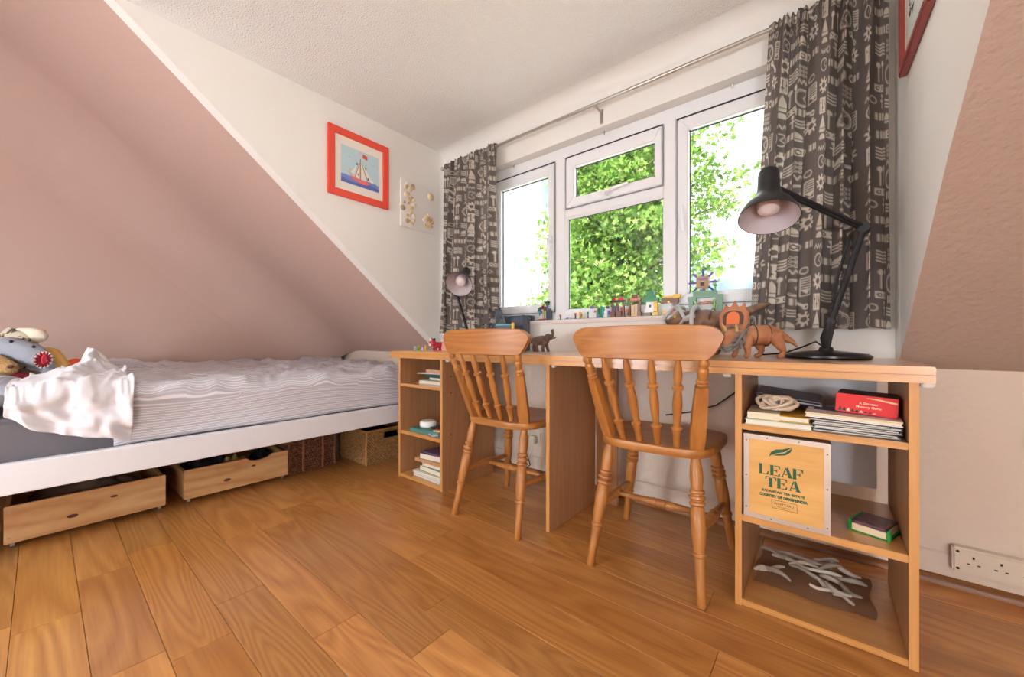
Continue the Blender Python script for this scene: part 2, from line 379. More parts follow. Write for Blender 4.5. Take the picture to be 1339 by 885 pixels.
# ---------------------------------------------------------------- desk
desk = thing('desk', 'long honey wood desk under the window with shelf units at both ends', 'desk', (-.92, 1.65, 0))
bx('desktop_board', -2.075, .205, 1.357, 1.932, .7355, .756, DESKX, desk, .002)
bx('desktop_board', -2.075, .205, 1.358, 1.90, .715, .735, DESKX, desk, .001)
def panel(x0, x1, y0=1.37, y1=1.79, z0=0, z1=.7145):
    p = bx('side_panel', x0, x1, y0+.0015, y1, z0, z1, DESKZ, desk, .0004); bx('edge_lipping', x0, x1, y0, y0+.0015, z0, z1, DESKE, p, .0004, label='lighter front edge strip')
for x in (-2.006, -1.622, -.931, -.220, .160): panel(x, x+.018)
for x0, x1 in ((-1.988, -1.622), (-.202, .160)):
    bx('shelf', x0, x1, 1.372, 1.76, .545, .563, DESKX, desk); bx('shelf', x0, x1, 1.372, 1.76, .262, .282, DESKX, desk)
    bx('base_board', x0, x1, 1.372, 1.76, .002, .02, DESKX, desk)
bx('back_panel', -.2, .128, 1.725, 1.73, .335, .713, mat('white_hardboard', (225, 222, 222), .6), desk, 0)
bx('back_panel', -1.986, -1.63, 1.77, 1.775, .335, .713, MATS['white_hardboard'], desk, 0)
bx('support_board', -.912, -.80, 1.80, 1.818, 0, .7145, DESKZ, desk)
bk = mat('white_plastic_block', (235, 232, 225), .5)
for x in (-1.585, -.245, .195, -.91): bx('corner_block', x-.012, x+.012, 1.385, 1.405, .703, .7145, bk, desk, .003)
for z in (.62, .53, .30): B().lathe([(0, 0), (.004, 0), (.004, .001), (0, .001)], 10, TR(-1.6035, 1.43, z, 0, PI/2)).build('peg_hole', BLACKP, desk)

# ---------------------------------------------------------------- chairs
LEG = [(.011, 0), (.0135, .004), (.0145, .06), (.0160, .144), (.0205, .148), (.0205, .156), (.0165, .160), (.021, .2), (.0225, .26), (.0205, .296), (.0175, .300), (.0245, .305), (.0245, .313), (.0180, .317), (.0180, .320), (.0245, .324), (.0245, .332), (.0180, .336), (.0180, .339), (.0230, .343), (.0230, .350), (.0175, .355), (.021, .39), (.0195, .42), (.0145, .455), (.0125, .47)]
SPIN = [(.0095, 0), (.0125, .05), (.0145, .07), (.0178, .075), (.0178, .082), (.0112, .086), (.0105, .1), (.0135, .13), (.0155, .165), (.0135, .195), (.0105, .218), (.0180, .222), (.0180, .231), (.0105, .235), (.0125, .25), (.014, .27), (.011, .295), (.007, .325)]
STR = [(.008, 0), (.011, .1), (.0155, .38), (.0185, .43), (.0145, .45), (.0175, .46), (.0175, .54), (.0145, .55), (.0185, .57), (.0155, .62), (.011, .9), (.008, 1)]
def scaled(prof, L, total): return [(r, z*L/total) for r, z in prof]
def make_chair(label):
    t = thing('dining_chair', label, 'chair', (0, 0, 0), 0, 'farmhouse chairs at the desk')
    ZS = .462
    # saddle seat: rounded plan, softly dished
    def edge(a):
        c, s = math.cos(a), math.sin(a); n = .48
        hw = .205+.018*s
        return hw*math.copysign(abs(c)**n, c), .012+.195*math.copysign(abs(s)**n, s)
    b = B(); N = 56; rings_ = [(.0, -.004), (.45, -.006), (.8, -.003), (.95, 0), (.99, -.003), (1, -.009), (1, -.026), (.985, -.031), (.93, -.033), (0, -.033)]
    for k, (q, dz) in enumerate(rings_):
        for i in range(N):
            x, y = edge(2*PI*i/N); b.v.append((x*q, y*q, ZS+dz))
    for k in range(len(rings_)-1):
        for i in range(N): b.f.append((k*N+i, k*N+(i+1) % N, (k+1)*N+(i+1) % N, (k+1)*N+i))
    b.build('seat', CHAIRX, t, recalc=True)
    feet = [(-.186, -.235), (.186, -.235), (-.215, .2), (.215, .2)]; tops = [(-.148, -.135), (.148, -.135), (-.15, .14), (.15, .14)]
    ax = []
    for (fx, fy), (tx, ty) in zip(feet, tops):
        p0, p1 = Vector((fx, fy, 0)), Vector((tx, ty, ZS-.02)); ax.append((p0, p1)); L = (p1-p0).length
        B().lathe(scaled(LEG, L, .47), 18, align(p0, p1)).build('leg', CHAIRW, t)
    at = lambda k, z: ax[k][0].lerp(ax[k][1], z/(ZS-.02))
    mids = []
    for r_, f_ in ((0, 2), (1, 3)):
        p0, p1 = at(r_, .205), at(f_, .185); mids.append(p0.lerp(p1, .5)); L = (p1-p0).length
        B().lathe([(r, z*L) for r, z in STR], 14, align(p0, p1)).build('side_stretcher', CHAIRW, t)
    L = (mids[1]-mids[0]).length
    B().lathe([(r*.9, z*L) for r, z in STR], 14, align(*mids)).build('cross_stretcher', CHAIRW, t)
    # curved crest rail
    W = .249
    def cy(x): return -.272+.035*(x/W)**2*1.0
    b = B(); n = 56
    for i in range(n+1):
        u = -1+2*i/n; x = W*math.sin(u*PI/2); e = abs(x)/W
        q = max(0, (e-.74)/.26); zt = .830+(.040-.006*e**2)*math.sqrt(max(0, 1-q**2.4)); q = max(0, (e-.80)/.20); zb = .757+.068*q**1.7
        if i in (0, n): zt = zb+.006
        for yy, zz in ((-.011, zb+.003), (-.011, zt-.003), (-.007, zt), (.007, zt), (.011, zt-.003), (.011, zb+.003), (.007, zb), (-.007, zb)):
            b.v.append((x, cy(x)+yy-.05*(zz-.81)*1.2, zz))
    for i in range(n):
        for k in range(8): b.f.append((8*i+k, 8*i+(k+1) % 8, 8*i+8+(k+1) % 8, 8*i+8+k))
    b.f += [tuple(range(8)), tuple(8*n+k for k in range(8))]
    b.build('crest_rail', CHAIRX, t)
    for i, (xb, xt) in enumerate(((-.092, -.125), (-.031, -.042), (.031, .042), (.092, .125))):
        p0, p1 = Vector((xb, -.152, ZS-.008)), Vector((xt, cy(xt)+.002, .764)); L = (p1-p0).length
        B().lathe(scaled(SPIN, L, .325), 14, align(p0, p1)).build('spindle', CHAIRW, t)
    for s in (-1, 1):                         # flat-sided outer posts turned at the top
        p0, p1 = Vector((s*.150, -.135, ZS-.008)), Vector((s*.196, cy(.196)+.002, .768)); M = align(p0, p1); L = (p1-p0).length
        b = B(); b.lathe([(.014, L*.70), (.0175, L*.72), (.0175, L*.735), (.015, L*.745), (.0175, L*.755), (.0175, L*.77), (.0135, L*.785), (.0165, L*.86), (.0165, L*.88), (.012, L*.9), (.016, L*.93), (.016, L*.95), (.009, L)], 16, M)
        pr = [(.012, 0), (.017, .012), (.0185, .06), (.0165, .16), (.014, L*.71)]
        for q in range(len(pr)-1):
            (r0, z0), (r1, z1) = pr[q], pr[q+1]
            b.add([(x*r0*1.25, y*r0*.8, z0) for x, y in ((-1, -1), (1, -1), (1, 1), (-1, 1))]+[(x*r1*1.25, y*r1*.8, z1) for x, y in ((-1, -1), (1, -1), (1, 1), (-1, 1))], [(0, 1, 5, 4), (1, 2, 6, 5), (2, 3, 7, 6), (3, 0, 4, 7)]+([(0, 3, 2, 1)] if q == 0 else []), M)
        b.build('back_post', CHAIRW, t)
    return t
ch1 = make_chair('farmhouse chair nearer the bed, half tucked under the desk left of the middle panel')
ch2 = copy_tree(ch1); ch2['label'] = 'farmhouse chair in front of the tea crate shelves, right of the middle desk panel'
ch1.location = (-1.175, 1.47, 0); ch1.rotation_euler.z = math.radians(1.5)
ch2.location = (-.49, 1.51, 0); ch2.rotation_euler.z = math.radians(2)

# ---------------------------------------------------------------- curtains
def icons(U, V):
    """printed fabric: cream gears, clocks, bars, spoons ... on a 24 x 30 cm repeat; U, V in cm"""
    col = np.floor(U/24); U = np.mod(U, 24); V = np.mod(V+np.mod(col, 2)*11, 30); R = np.zeros_like(U)
    def put(d, s=.12):
        np.maximum(R, np.clip(.5-d/s/2, 0, 1), out=R)
    def cut(d, s=.12): np.minimum(R, np.clip(.5+d/s/2, 0, 1), out=R)
    def circ(x, y, r): return np.hypot(U-x, V-y)-r
    def ring(x, y, r, w): return np.abs(circ(x, y, r))-w
    def box(x, y, a, c, rd=.2):
        qx = np.abs(U-x)-a+rd; qy = np.abs(V-y)-c+rd
        return np.hypot(np.maximum(qx, 0), np.maximum(qy, 0))+np.minimum(np.maximum(qx, qy), 0)-rd
    def seg(x0, y0, x1, y1, w):
        dx, dy = x1-x0, y1-y0; t = np.clip(((U-x0)*dx+(V-y0)*dy)/(dx*dx+dy*dy), 0, 1)
        return np.hypot(U-x0-t*dx, V-y0-t*dy)-w
    def gear(x, y, r):
        a = np.arctan2(V-y, U-x); d = np.hypot(U-x, V-y)
        put(d-(r+.45*np.clip(np.sin(8*a)*3, -1, 1))); cut(-(d-r*.42)*-1)
        np.copyto(R, np.where(d < r*.42, 0, R))
    def zig(x0, y, n, a, p, w):
        for k in range(n): put(seg(x0+k*p, y+a*(-1)**k, x0+(k+1)*p, y-a*(-1)**k, w))
    gear(3.2, 3.2, 2.1)
    for k in range(5): put(box(7.5+k*1.15, 2.2, .36, 1.1))                                   # bars
    put(box(14.6, 2.2, 1.6, 1.2)); np.copyto(R, np.where((circ(14.6, 2.2, .85) < 0) & (circ(14.6, 2.2, .45) > 0), 0, R))
    put(ring(18.2, 2.3, 1.0, .2))
    for k in range(3): put(box(20.6+k*1.15, 2.3, .36, 1.0))
    for k in range(4): put(np.abs(V-6.2-k*.95-.18*np.sin(U*1.6))-.24+100*((U < 7) | (U > 12.2)))  # wavy stripes
    for i in range(4):
        for j in range(3): put(ring(14+i*1.2, 5.6+j*1.3, .38, .12))
    zig(13.4, 10.2, 8, .65, .62, .17); put(ring(20.2, 10.1, .95, .17))
    put(box(3, 9.5, 1.9, 2.5)); 
    for k, yy in enumerate((8.6, 10.2, 9.3)):
        x = 1.9+k*1.1; np.copyto(R, np.where((seg(x, 7.7, x, 11.3, .12) < 0) | (box(x, yy, .35, .3) < 0), 0, R))     # sliders
    for x, h in ((8.1, 12.2), (10.4, 11.8)): put(circ(x, h, .85)); put(seg(x, h, x, h+4.6, .24))   # spoons
    put(ring(15.2, 15.2, 2.6, .2)); put(ring(15.2, 15.2, 2.1, .08)); put(seg(15.2, 15.2, 16.4, 13.9, .13)); put(seg(15.2, 15.2, 16.2, 16.6, .13))
    put(box(21, 15.2, 1.7, 2.9)); np.copyto(R, np.where(box(21, 15.2, 1.35, 2.55) < 0, 0, R))
    for k in range(4): put(np.maximum(np.abs(V-13.2-k*.75)-.16, np.abs(U-21)-1.5))
    put(np.maximum(np.abs(U-21)-(17.6-V), np.maximum(16-V, V-17.6)))
    put(np.maximum(np.abs(U-3.2)-.45*(V-12.4), np.maximum(12.4-V, V-16.4))); put(box(3.2, 17.2, 1.9, .5)); put(np.maximum(circ(3.2, 20, 1.8), V-20)) # rocket
    put(box(8.8, 18.8, 2.1, 1.0)); np.copyto(R, np.where((ring(7.7, 18.8, .5, .14) < 0) | (ring(9.8, 18.8, .5, .14) < 0), 0, R))
    for x in (13.4, 14.6, 15.8): put(box(x, 19.8, .35, 1.1))
    put(seg(18.2, 19.4, 20.4, 21.2, .35)); put(ring(17.8, 19.1, .65, .26)); put(ring(20.9, 21.5, .65, .26))     # spanner
    zig(1, 22.6, 6, .6, .62, .16); put(ring(6.2, 22.6, .95, .17)); put(seg(9.4, 20.8, 9.4, 24.4, .2)); put(box(9.4, 22.4, .8, .25)); put(circ(9.4, 20.9, .5))
    for k in range(3): put(np.abs(V-22.4-k*.95-.15*np.sin(U*1.4))-.24+100*((U < 12) | (U > 16.4)))
    gear(20.6, 25.4, 1.9); put(ring(3.2, 26.8, 1.9, .18)); put(seg(3.2, 26.8, 4, 25.8, .12)); put(seg(3.2, 26.8, 4.1, 27.6, .12))
    for k in range(4): put(box(7.2+k*1.15, 27, .36, 1.05))
    put(np.maximum(circ(13.6, 28, 1.9), V-28)); put(box(13.6, 28.6, 1.9, .3)); put(box(17.2, 28.8, .9, .5)); put(circ(16.2, 25.6, .5))
    return R
CURT = attr_mat('printed_curtain_cloth', (112, 103, 99), (214, 204, 190), 'print', .9, .22)
def curtain(label, xt0, xt1, xb0, xb1, zb, folds, cloth, step, seed, yb=1.845):
    """gathered on a header tape, opening into deeper folds; the print follows the cloth"""
    nu, nv = int(cloth/step), int((2.085-zb)/step); r = random.Random(seed); ph = [r.uniform(-.5, .5) for _ in range(40)]
    u = np.linspace(0, 1, nu+1)[:, None]; v = np.linspace(0, 1, nv+1)[None, :]
    z = 2.085-(2.085-zb)*v
    irr = .035*np.sin(2*PI*u*2.3+ph[0]*6)+.02*np.sin(2*PI*u*4.1+ph[1]*6)
    a = 2*PI*folds*(u+irr)
    top = np.exp(-(v*(2.085-zb)/.09)**2)
    open_ = np.clip(v*1.6, 0, 1)**.7
    amp = .010+.024*open_*(1+.45*np.sin(5*u+ph[2]*5))
    y = yb+amp*np.sin(a+.5*np.sin(3*v+ph[3]))*1.0+.006*np.sin(3*a+4*v)*(1-open_*.5)+top*.006*np.sin(2*PI*u*folds*3)
    y = y-.012*open_
    x = (xt0+(xt1-xt0)*u)*(1-v)+(xb0+(xb1-xb0)*u)*v+.010*open_*np.sin(2*a+.6)*1.0
    z = z+0*u-.004*np.sin(a)*v+.008*top*np.abs(np.sin(2*PI*u*folds*2.2))*(v < .02)
    co = np.stack([x, y+0*z, z], -1).reshape(-1, 3)
    ij = (np.arange(nu)[:, None]*(nv+1)+np.arange(nv)[None, :]).reshape(-1)
    f = np.stack([ij, ij+nv+1, ij+nv+2, ij+1], -1)
    me = bpy.data.meshes.new('curtain'); loc = Vector(((xt0+xt1)/2, yb, zb))
    me.vertices.add(len(co)); me.vertices.foreach_set('co', (co-np.array(loc)).astype('f4').ravel())
    me.loops.add(f.size); me.loops.foreach_set('vertex_index', f.astype('i4').ravel())
    me.polygons.add(len(f)); me.polygons.foreach_set('loop_start', np.arange(0, f.size, 4, dtype='i4'))
    me.update(calc_edges=True); me.polygons.foreach_set('use_smooth', [True]*len(f))
    pr = icons((u*cloth*83+0*v+seed*7).ravel(), (0*u+v*(2.085-zb)*83+seed*3).ravel())
    at = me.attributes.new('print', 'FLOAT', 'POINT'); at.data.foreach_set('value', pr.astype('f4'))
    me.materials.append(CURT); o = bpy.data.objects.new('curtain', me); COL.objects.link(o); o.location = loc; WM[o.name] = Matrix.Translation(loc)
    tag(o, label, 'curtain')
    b = B(); b.grid(lambda s, t: (xt0+(xt1-xt0)*s, yb+.012+.010*math.sin(2*PI*folds*s*3), 2.06+.03*t), int(folds*18), 2); 
    b.build('header_tape', mat('header_tape_cloth', (150, 140, 120), .9) if 'header_tape_cloth' not in MATS else MATS['header_tape_cloth'], o)
    for k in range(int(folds*2)):
        B().tube([(xt0+(xt1-xt0)*(k+.5)/int(folds*2), 1.86+.0115*math.cos(q*PI/6), 2.073+.0115*math.sin(q*PI/6)) for q in range(12)], .002, 5, close=True).build('ring', CHROME, o)
    return o
curtain('grey brown curtain with cream tool print hanging beside the sailing boat picture wall', -2.125, -1.64, -2.165, -1.595, .87, 5.5, .95, .005, 1)
curtain('grey brown curtain with cream gear print hanging behind the large black desk lamp', -.178, .17, -.255, .183, .862, 5.5, .88, .0032, 2)
rail = thing('curtain_rail', 'slim metal curtain pole running along the top of the window', 'curtain pole', (-1, 1.86, 2.073))
B().tube([(-2.16, 1.86, 2.073), (.165, 1.86, 2.073)], .0088, 12).build('pole', CHROME, rail)
B().lathe([(.0, -.02), (.012, -.018), (.016, -.008), (.012, 0), (.008, .004)], 12, TR(-2.165, 1.86, 2.073, 0, PI/2)).build('finial', CHROME, rail)
for x in (-2.0, -.948, .1):
    b = B(); b.tube([(x, 1.934, 2.06), (x, 1.88, 2.06), (x, 1.862, 2.06)], .006, 8); b.box(x-.009, x+.009, 1.928, 1.9345, 2.0, 2.075); b.box(x-.007, x+.007, 1.85, 1.872, 2.056, 2.064); b.build('bracket', CHROME, rail)

# ---------------------------------------------------------------- desk lamps
SHADE_IN = mat('pale_lamp_lining', (190, 178, 182), .45); BULB = mat('frosted_bulb', (225, 210, 210), .35)
def lamp(label, base, elbow, knee, mouth, aim, r=.082, spring=True):
    base, elbow, knee, mouth = map(Vector, (base, elbow, knee, mouth)); head = mouth-Vector(aim).normalized()*.13
    t = thing('desk_lamp', label, 'lamp', base)
    B().lathe([(0, 0), (.118, 0), (.122, .004), (.122, .010), (.112, .017), (.07, .023), (.022, .028), (.018, .04), (0, .04)], 40, TR(*base)).build('base', BLACK, t)
    up = Vector((0, 0, 1)); d = (knee-elbow).normalized(); s = d.cross(up); s = s.normalized() if s.length > .1 else Vector((1, 0, 0))
    b = B()
    for k in (-1, 1): b.tube([base+Vector((0, 0, .03))+s*k*.010, base+Vector((0, 0, .07))+s*k*.018, elbow+s*k*.016], [.010, .015, .011], 8)
    b.lathe([(.012, -.024), (.012, .024)], 12, align(elbow, elbow+s)); b.lathe([(.009, .018), (.009, .05)], 10, TR(*base)); b.build('bracket', BLACKP, t)
    b = B()
    for k in (-1, 1): b.tube([elbow+s*k*.013, knee+s*k*.013], .0075, 8)
    b.build('lower_arm', BLACKP, t)
    if spring:
        q = elbow.lerp(knee, .08)+(elbow-knee).normalized()*.0; n_ = d.cross(s).normalized()
        if n_.x > 0: n_ = -n_
        B().tube([elbow.lerp(knee, .30)+n_*.022, knee-d*.02+n_*.03], .004, 8).build('tension_rod', BLACKP, t)
        B().tube([elbow.lerp(knee, .05)+n_*.012+(d*.006*0)+(n_*math.cos(a*.9)+s*math.sin(a*.9))*.0065+d*a*.0016 for a in range(0, 60)], .0016, 4).build('spring', BLACKP, t)
    b = B(); ax = (head-knee).normalized(); 
    for k in (-1, 1): b.tube([knee+s*k*.006+up*.005*k, head+up*.005*k], .0065, 8)
    b.lathe([(.016, -.02), (.018, -.015), (.018, .015), (.016, .02)], 14, align(knee, knee+s)); b.build('upper_arm', BLACKP, t)
    # bell shade: axis from cap to mouth
    a = Vector(aim).normalized(); M = align(mouth-a*.185, mouth)
    prof = [(.0, 0), (.020, .0), (.027, .004), (.0295, .015), (.031, .075), (.035, .095), (.045, .115), (.062, .138), (.075, .162), (r, .185)]
    inn = [(r-.002, .1845), (.072, .161), (.059, .138), (.042, .117), (.032, .097), (.027, .08), (.0, .078)]
    sh = B().lathe(prof+inn[:1], 36, M, caps=False); o = sh.build('shade', BLACK, t)
    B().lathe(inn, 36, M, caps=False).build('lining', SHADE_IN, o, label='pale inside of the shade')
    B().lathe([(.012, .08), (.014, .1), (.026, .118), (.0325, .137), (.029, .155), (.016, .167), (0, .170)], 22, M).build('bulb', BULB, t)
    B().tube([head-a*.03, head-a*.03+ax*-.04+up*.0], .008, 8).build('swivel', BLACKP, t)
    B().add([(.0655, -.012, .1530), (.0655, .012, .1530), (.0735, .012, .1705), (.0735, -.012, .1705)], [(0, 1, 2, 3)], M @ TR(rz=2.2)).build('sticker', C(205, 130, 70), o, smooth=False)
    return t
lamp('large black jointed desk lamp in front of the right curtain', (.0, 1.75, .757), (.015, 1.745, .885), (.098, 1.735, 1.193), (-.137, 1.412, 1.195), (.033, -.393, -.911))
lamp('black desk lamp at the bed end behind the nearer chair', (-1.745, 1.70, .757), (-1.745, 1.70, .87), (-1.80, 1.655, 1.11), (-1.70, 1.58, 1.155), (.405, -.771, -.647), spring=False)
B().tube([(-.012, 1.79, .80), (-.03, 1.86, .815), (-.07, 1.90, .795), (-.13, 1.91, .768), (-.2, 1.905, .761), (-.235, 1.928, .76)], .003, 8).build('lamp_cable', BLACKP)
tag(bpy.data.objects['lamp_cable'], 'thin black cable trailing over the desk from the large lamp', 'cable')
B().tube([(-.24, 1.90, .72), (-.262, 1.905, .66), (-.31, 1.91, .59), (-.38, 1.912, .53), (-.48, 1.905, .49), (-.6, 1.905, .46)], .0032, 8).build('power_cable', BLACKP)
tag(bpy.data.objects['power_cable'], 'black cable sagging down the wall under the desk behind the second chair', 'cable')

# ---------------------------------------------------------------- bed
bed = thing('bed', 'low white painted double bed under the pink sloping ceiling', 'bed', (-3.05, .7, 0))
BEDW = mat('white_bed_paint', (233, 232, 236), .4)
bx('side_rail', -2.262, -2.22, -.75, 1.90, .276, .385, BEDW, bed, .004)
bx('side_rail', -3.88, -3.84, -.75, 1.90, .276, .385, BEDW, bed, .004)
bx('end_rail', -3.84, -2.262, 1.86, 1.90, .276, .385, BEDW, bed, .004)
bx('end_rail', -3.84, -2.262, -.75, -.71, .276, .385, BEDW, bed, .004)
bx('base_board', -3.838, -2.264, -.708, 1.858, .33, .355, mat('slat_board', (120, 100, 80), .7), bed, 0)
for x, y in ((-2.62, 1.27), (-2.62, -.6), (-3.82, -.6), (-3.82, 1.8), (-2.62, 1.86)): bx('leg', x-.025, x+.025, y-.025, y+.025, 0, .33, mat('grey_leg_paint', (120, 112, 110), .5) if 'grey_leg_paint' not in MATS else MATS['grey_leg_paint'], bed, .003)
GREY = mat('charcoal_fitted_sheet', (112, 108, 112), .95, bump=(30, .15, .01))
mt = B().box(-3.835, -2.29, -.70, 1.85, .356, .535).build('mattress', GREY, bev=.02, seg=3)
tag(mt, 'mattress in a charcoal grey fitted sheet lying on the white bed', 'mattress')
def cloth(name, f, nu, nv, m, attr=None, label=None, cat=None, thick=.006, sub=1, kind=None):
    b = B(); b.grid(f, nu, nv); o = b.build(name, m, smooth=True, ang=180, recalc=False)
    if attr:
        a = o.data.attributes.new('s', 'FLOAT', 'POINT'); a.data.foreach_set('value', np.array([attr(i/nu, j/nv) for i in range(nu+1) for j in range(nv+1)], dtype='f4'))
    md = o.modifiers.new('thickness', 'SOLIDIFY'); md.thickness = thick; md.offset = -1
    if sub: md = o.modifiers.new('soften', 'SUBSURF'); md.levels = sub; md.render_levels = sub
    return tag(o, label, cat)
N3 = lambda x, y, z=0: noise.noise(Vector((x, y, z)))
STR1 = stripes('striped_duvet_cotton', (190, 188, 196), (238, 234, 237), 's', 700, 173)
def crease(x, y):
    v = 0
    for k, (a, f, w_) in enumerate(((.6, 5.5, .010), (-.35, 9, .006), (1.2, 13, .0035))):
        q = math.cos(a)*x+math.sin(a)*y; v += w_*(1-abs(N3(q*f+k*7, (x*math.sin(a)-y*math.cos(a))*f*.35, k*3.1)))**3
    return v
def duvet(u, v):
    y = .19+1.66*u; s = v*1.95
    wob = .012*math.sin(y*7)+.014*math.sin(y*3.1+1)
    drop = .165+.012*math.sin(y*5)+.03*0
    if s < drop:
        t = s/drop; z = .388+(.16)*t; x = -2.270+.006*math.sin(y*9+2*t)+.012*(1-abs(2*t-1))*N3(y*4, 2)+.004*t
        x = min(x, -2.264)
    else:
        q = s-drop; rd = .06
        if q < rd*1.57:
            a = q/rd; x = -2.266-rd*(1-math.cos(a)); z = .546+rd*math.sin(a)
        else:
            q -= rd*1.57; x = -2.266-rd-q; z = .606+.012*N3(x*2, y*2)
        if x < -3.82: x = -3.82
        z += crease(x, y)*3.6-.02; x += (.010*N3(y*6+x, z*9, 3)+.006*math.sin(y*31+z*60)*N3(y*3, 7)) if s < drop+.1 else 0
        z += .02*math.exp(-((y-.3)/.2)**2)
    if u < .03: z -= .012*(1-u/.03)
    z += .05*max(0, (-3.45-x)/.4)**1.2*.6
    return (x, y, max(z, .3865))
cloth('duvet', duvet, 130, 130, STR1, lambda u, v: v*1.95+.006*math.sin(u*9), 'fine grey striped duvet spread over the foot of the bed', 'duvet', .012, 0)
WSH = mat('white_cotton_sheet', (243, 240, 244), .95, trans=.12)
def sheet(u, v):
    y = -.085+.325*u; s = v*.86
    zb = .535-.13*min(1, u*1.05)**.8+.022*N3(u*5, 1.5)
    dr = .615-zb
    if s < dr:
        t = s/dr; z = zb+dr*t*.98; x = -2.246+.016*u-.018*t**2+.042*N3(u*3.2+1.8*t, t*2.6-u*3, 1)+.018*N3(u*8+4*t, t*4-u*5, 4)-.006*math.sin(u*19+5*t+1)+.012*N3(u*3, t*2)
    else:
        q = s-dr; x = -2.268+.012*u-q; z = .622+.02*(1-math.exp(-q/.05))
        h = .125*math.exp(-((x+2.62)/.12)**2-((y-.075+.15*(x+2.62))/.06)**2)+.085*math.exp(-((x+2.66)/.14)**2-((y-.165)/.055)**2)+.02*N3(x*14, y*14, 2)*min(1, q*6)+.05*math.exp(-((x+2.42)/.11)**2-((y-.04)/.09)**2)
        z += h+crease(x*2.4, y*2.4+5)*2.6+.016*math.sin(14*y+6*x)*min(1, q*8)
    f = 1-min(1, min(u, 1-u)*14)
    z += .010*math.sin(s*30)*f*(s > dr)
    if s < dr: x = max(x, -2.274+.012*u)
    x += (.05*math.sin(y*22)+.04*N3(y*9, 4))*max(0, v-.75)*2
    y2 = y+.05*(v-.3)*(1-u)*0+.035*N3(x*5, u*2)*min(1, v*3)+.13*(1-u)*min(1, max(0, v-.12)*3)
    return (x, y2, z)
cloth('bed_sheet', sheet, 44, 60, WSH, None, 'crumpled white cotton sheet heaped over the side of the bed', 'sheet', .004, 1)
STR2 = stripes('striped_pillow_cotton', (165, 166, 178), (238, 235, 236), 's', 260, 71)
def pill(u, v):
    a, b_ = 2*u-1, 2*v-1; e = max(0, (1-abs(a)**3)*(1-abs(b_)**3))**.45
    return a, b_, e
b = B()
for sgn in (1, -1): b.grid(lambda u, v: (lambda a, c, e: (-2.50+.225*a*(1-.05*c*c), -.285+.27*c*(1-.04*a*a)+.02*a, .625+sgn*.07*e+.006*N3(a*3, c*3)*e))(*pill(u, v)), 26, 30)
pw = b.build('pillow', STR2, ang=180); a = pw.data.attributes.new('s', 'FLOAT', 'POINT'); a.data.foreach_set('value', np.array([v.co.y*.8+v.co.x*.15 for v in pw.data.vertices], dtype='f4'))
tag(pw, 'plump grey striped pillow at the head end beside the white sheet', 'pillow')

# soft toys on the pillow end
def plush(name, label, chains, m, vox=.008, sm=3):
    o = blob(chains, vox, sm).build(name, m, ang=180); tag(o, label, 'soft toy'); return o
LEO = None
m, n, l, bb_ = new_mat('spotted_plush'); t = nd(n, 'TexCoord'); vz = nd(n, 'TexVoronoi', Scale=30.); nz2 = nd(n, 'TexNoise', Scale=30.); r = nd(n, 'ValToRGB')
ad = nd(n, 'Vector' 'Math', operation='MULTIPLY_ADD'); ad.inputs[1].default_value = (.05, .05, .05); l.new(nz2.outputs['Color'], ad.inputs[0]); l.new(t.outputs['Object'], ad.inputs[2])
l.new(ad.outputs[0], vz.inputs['Vector']); l.new(vz.outputs['Distance'], r.inputs['Fac']); e = r.color_ramp.elements
e[0].position = .42; e[0].color = lin((92, 80, 72)); e[1].position = .50; e[1].color = lin((205, 192, 170)); l.new(r.outputs['Color'], bb_.inputs['Base Color']); bb_.inputs['Roughness'].default_value = 1
LEOM = m
PGREY = mat('grey_plush', (150, 152, 160), 1, bump=(150, .4, .004)); PCREAM = mat('cream_plush', (228, 218, 196), 1, bump=(150, .4, .004))
PTAN = mat('tan_curly_plush', (190, 148, 100), 1, bump=(170, .9, .01)); PBROWN = mat('brown_plush', (110, 76, 52), 1, bump=(150, .5, .005))
leo = plush('plush_snow_leopard', 'spotted cream plush big cat lying behind the grey plush shark', [[((-2.95, -.22, .70), .09), ((-2.93, -.12, .78), .07), ((-2.91, -.06, .81), .058)], [((-2.94, -.1, .70), .075), ((-2.95, .0, .64), .05)], [((-2.92, -.09, .865), .018), ((-2.92, -.09, .845), .026)]], LEOM)
blob([[((-2.92, -.06, .858), .022), ((-2.89, -.025, .855), .026), ((-2.87, -.005, .84), .031)]], .006).build('paw', PCREAM, leo, ang=180, label='cream paw with pink pad')
B().ell((-2.868, .0, .862), (.016, .016, .010)).build('paw_pad', C(225, 170, 140, .9), leo)
shk = plush('plush_shark', 'grey plush shark with an open red mouth, lying among the soft toys', [[((-2.84, -.15, .775), .03), ((-2.80, -.09, .785), .052), ((-2.76, -.03, .758), .052), ((-2.735, .0, .735), .040)], [((-2.78, .0, .70), .045), ((-2.83, .07, .68), .05), ((-2.9, .16, .655), .03)], [((-2.74, .02, .675), .022), ((-2.70, .035, .65), .024)]], PGREY)
Ms = align((-2.728, -.008, .739), (-2.64, .035, .722))
B().lathe([(.0, .034), (.032, .036), (.036, .028), (.03, .02)], 20, Ms @ Matrix.Diagonal((.8, 1.05, 1, 1))).build('mouth', C(150, 18, 48, .8), shk)
B().lathe([(.0, .040), (.012, .041), (.014, .036)], 12, Ms @ TR(0, .004, 0) @ Matrix.Diagonal((.6, 1.6, 1, 1))).build('tongue', C(215, 50, 60, .8), shk)
for k in range(14):
    a = 2*PI*k/14; B().lathe([(.006, 0), (0, .011)], 5, Ms @ Matrix.Diagonal((.8, 1.05, 1, 1)) @ TR(.036*math.cos(a), .036*math.sin(a), .033) @ TR(rz=a, ry=0) @ TR(ry=-1.3)).build('tooth', PCREAM, shk)
for p in ((-2.752, -.082, .815), (-2.722, -.02, .792)): B().ell(p, .006).build('eye', BLACKP, shk)
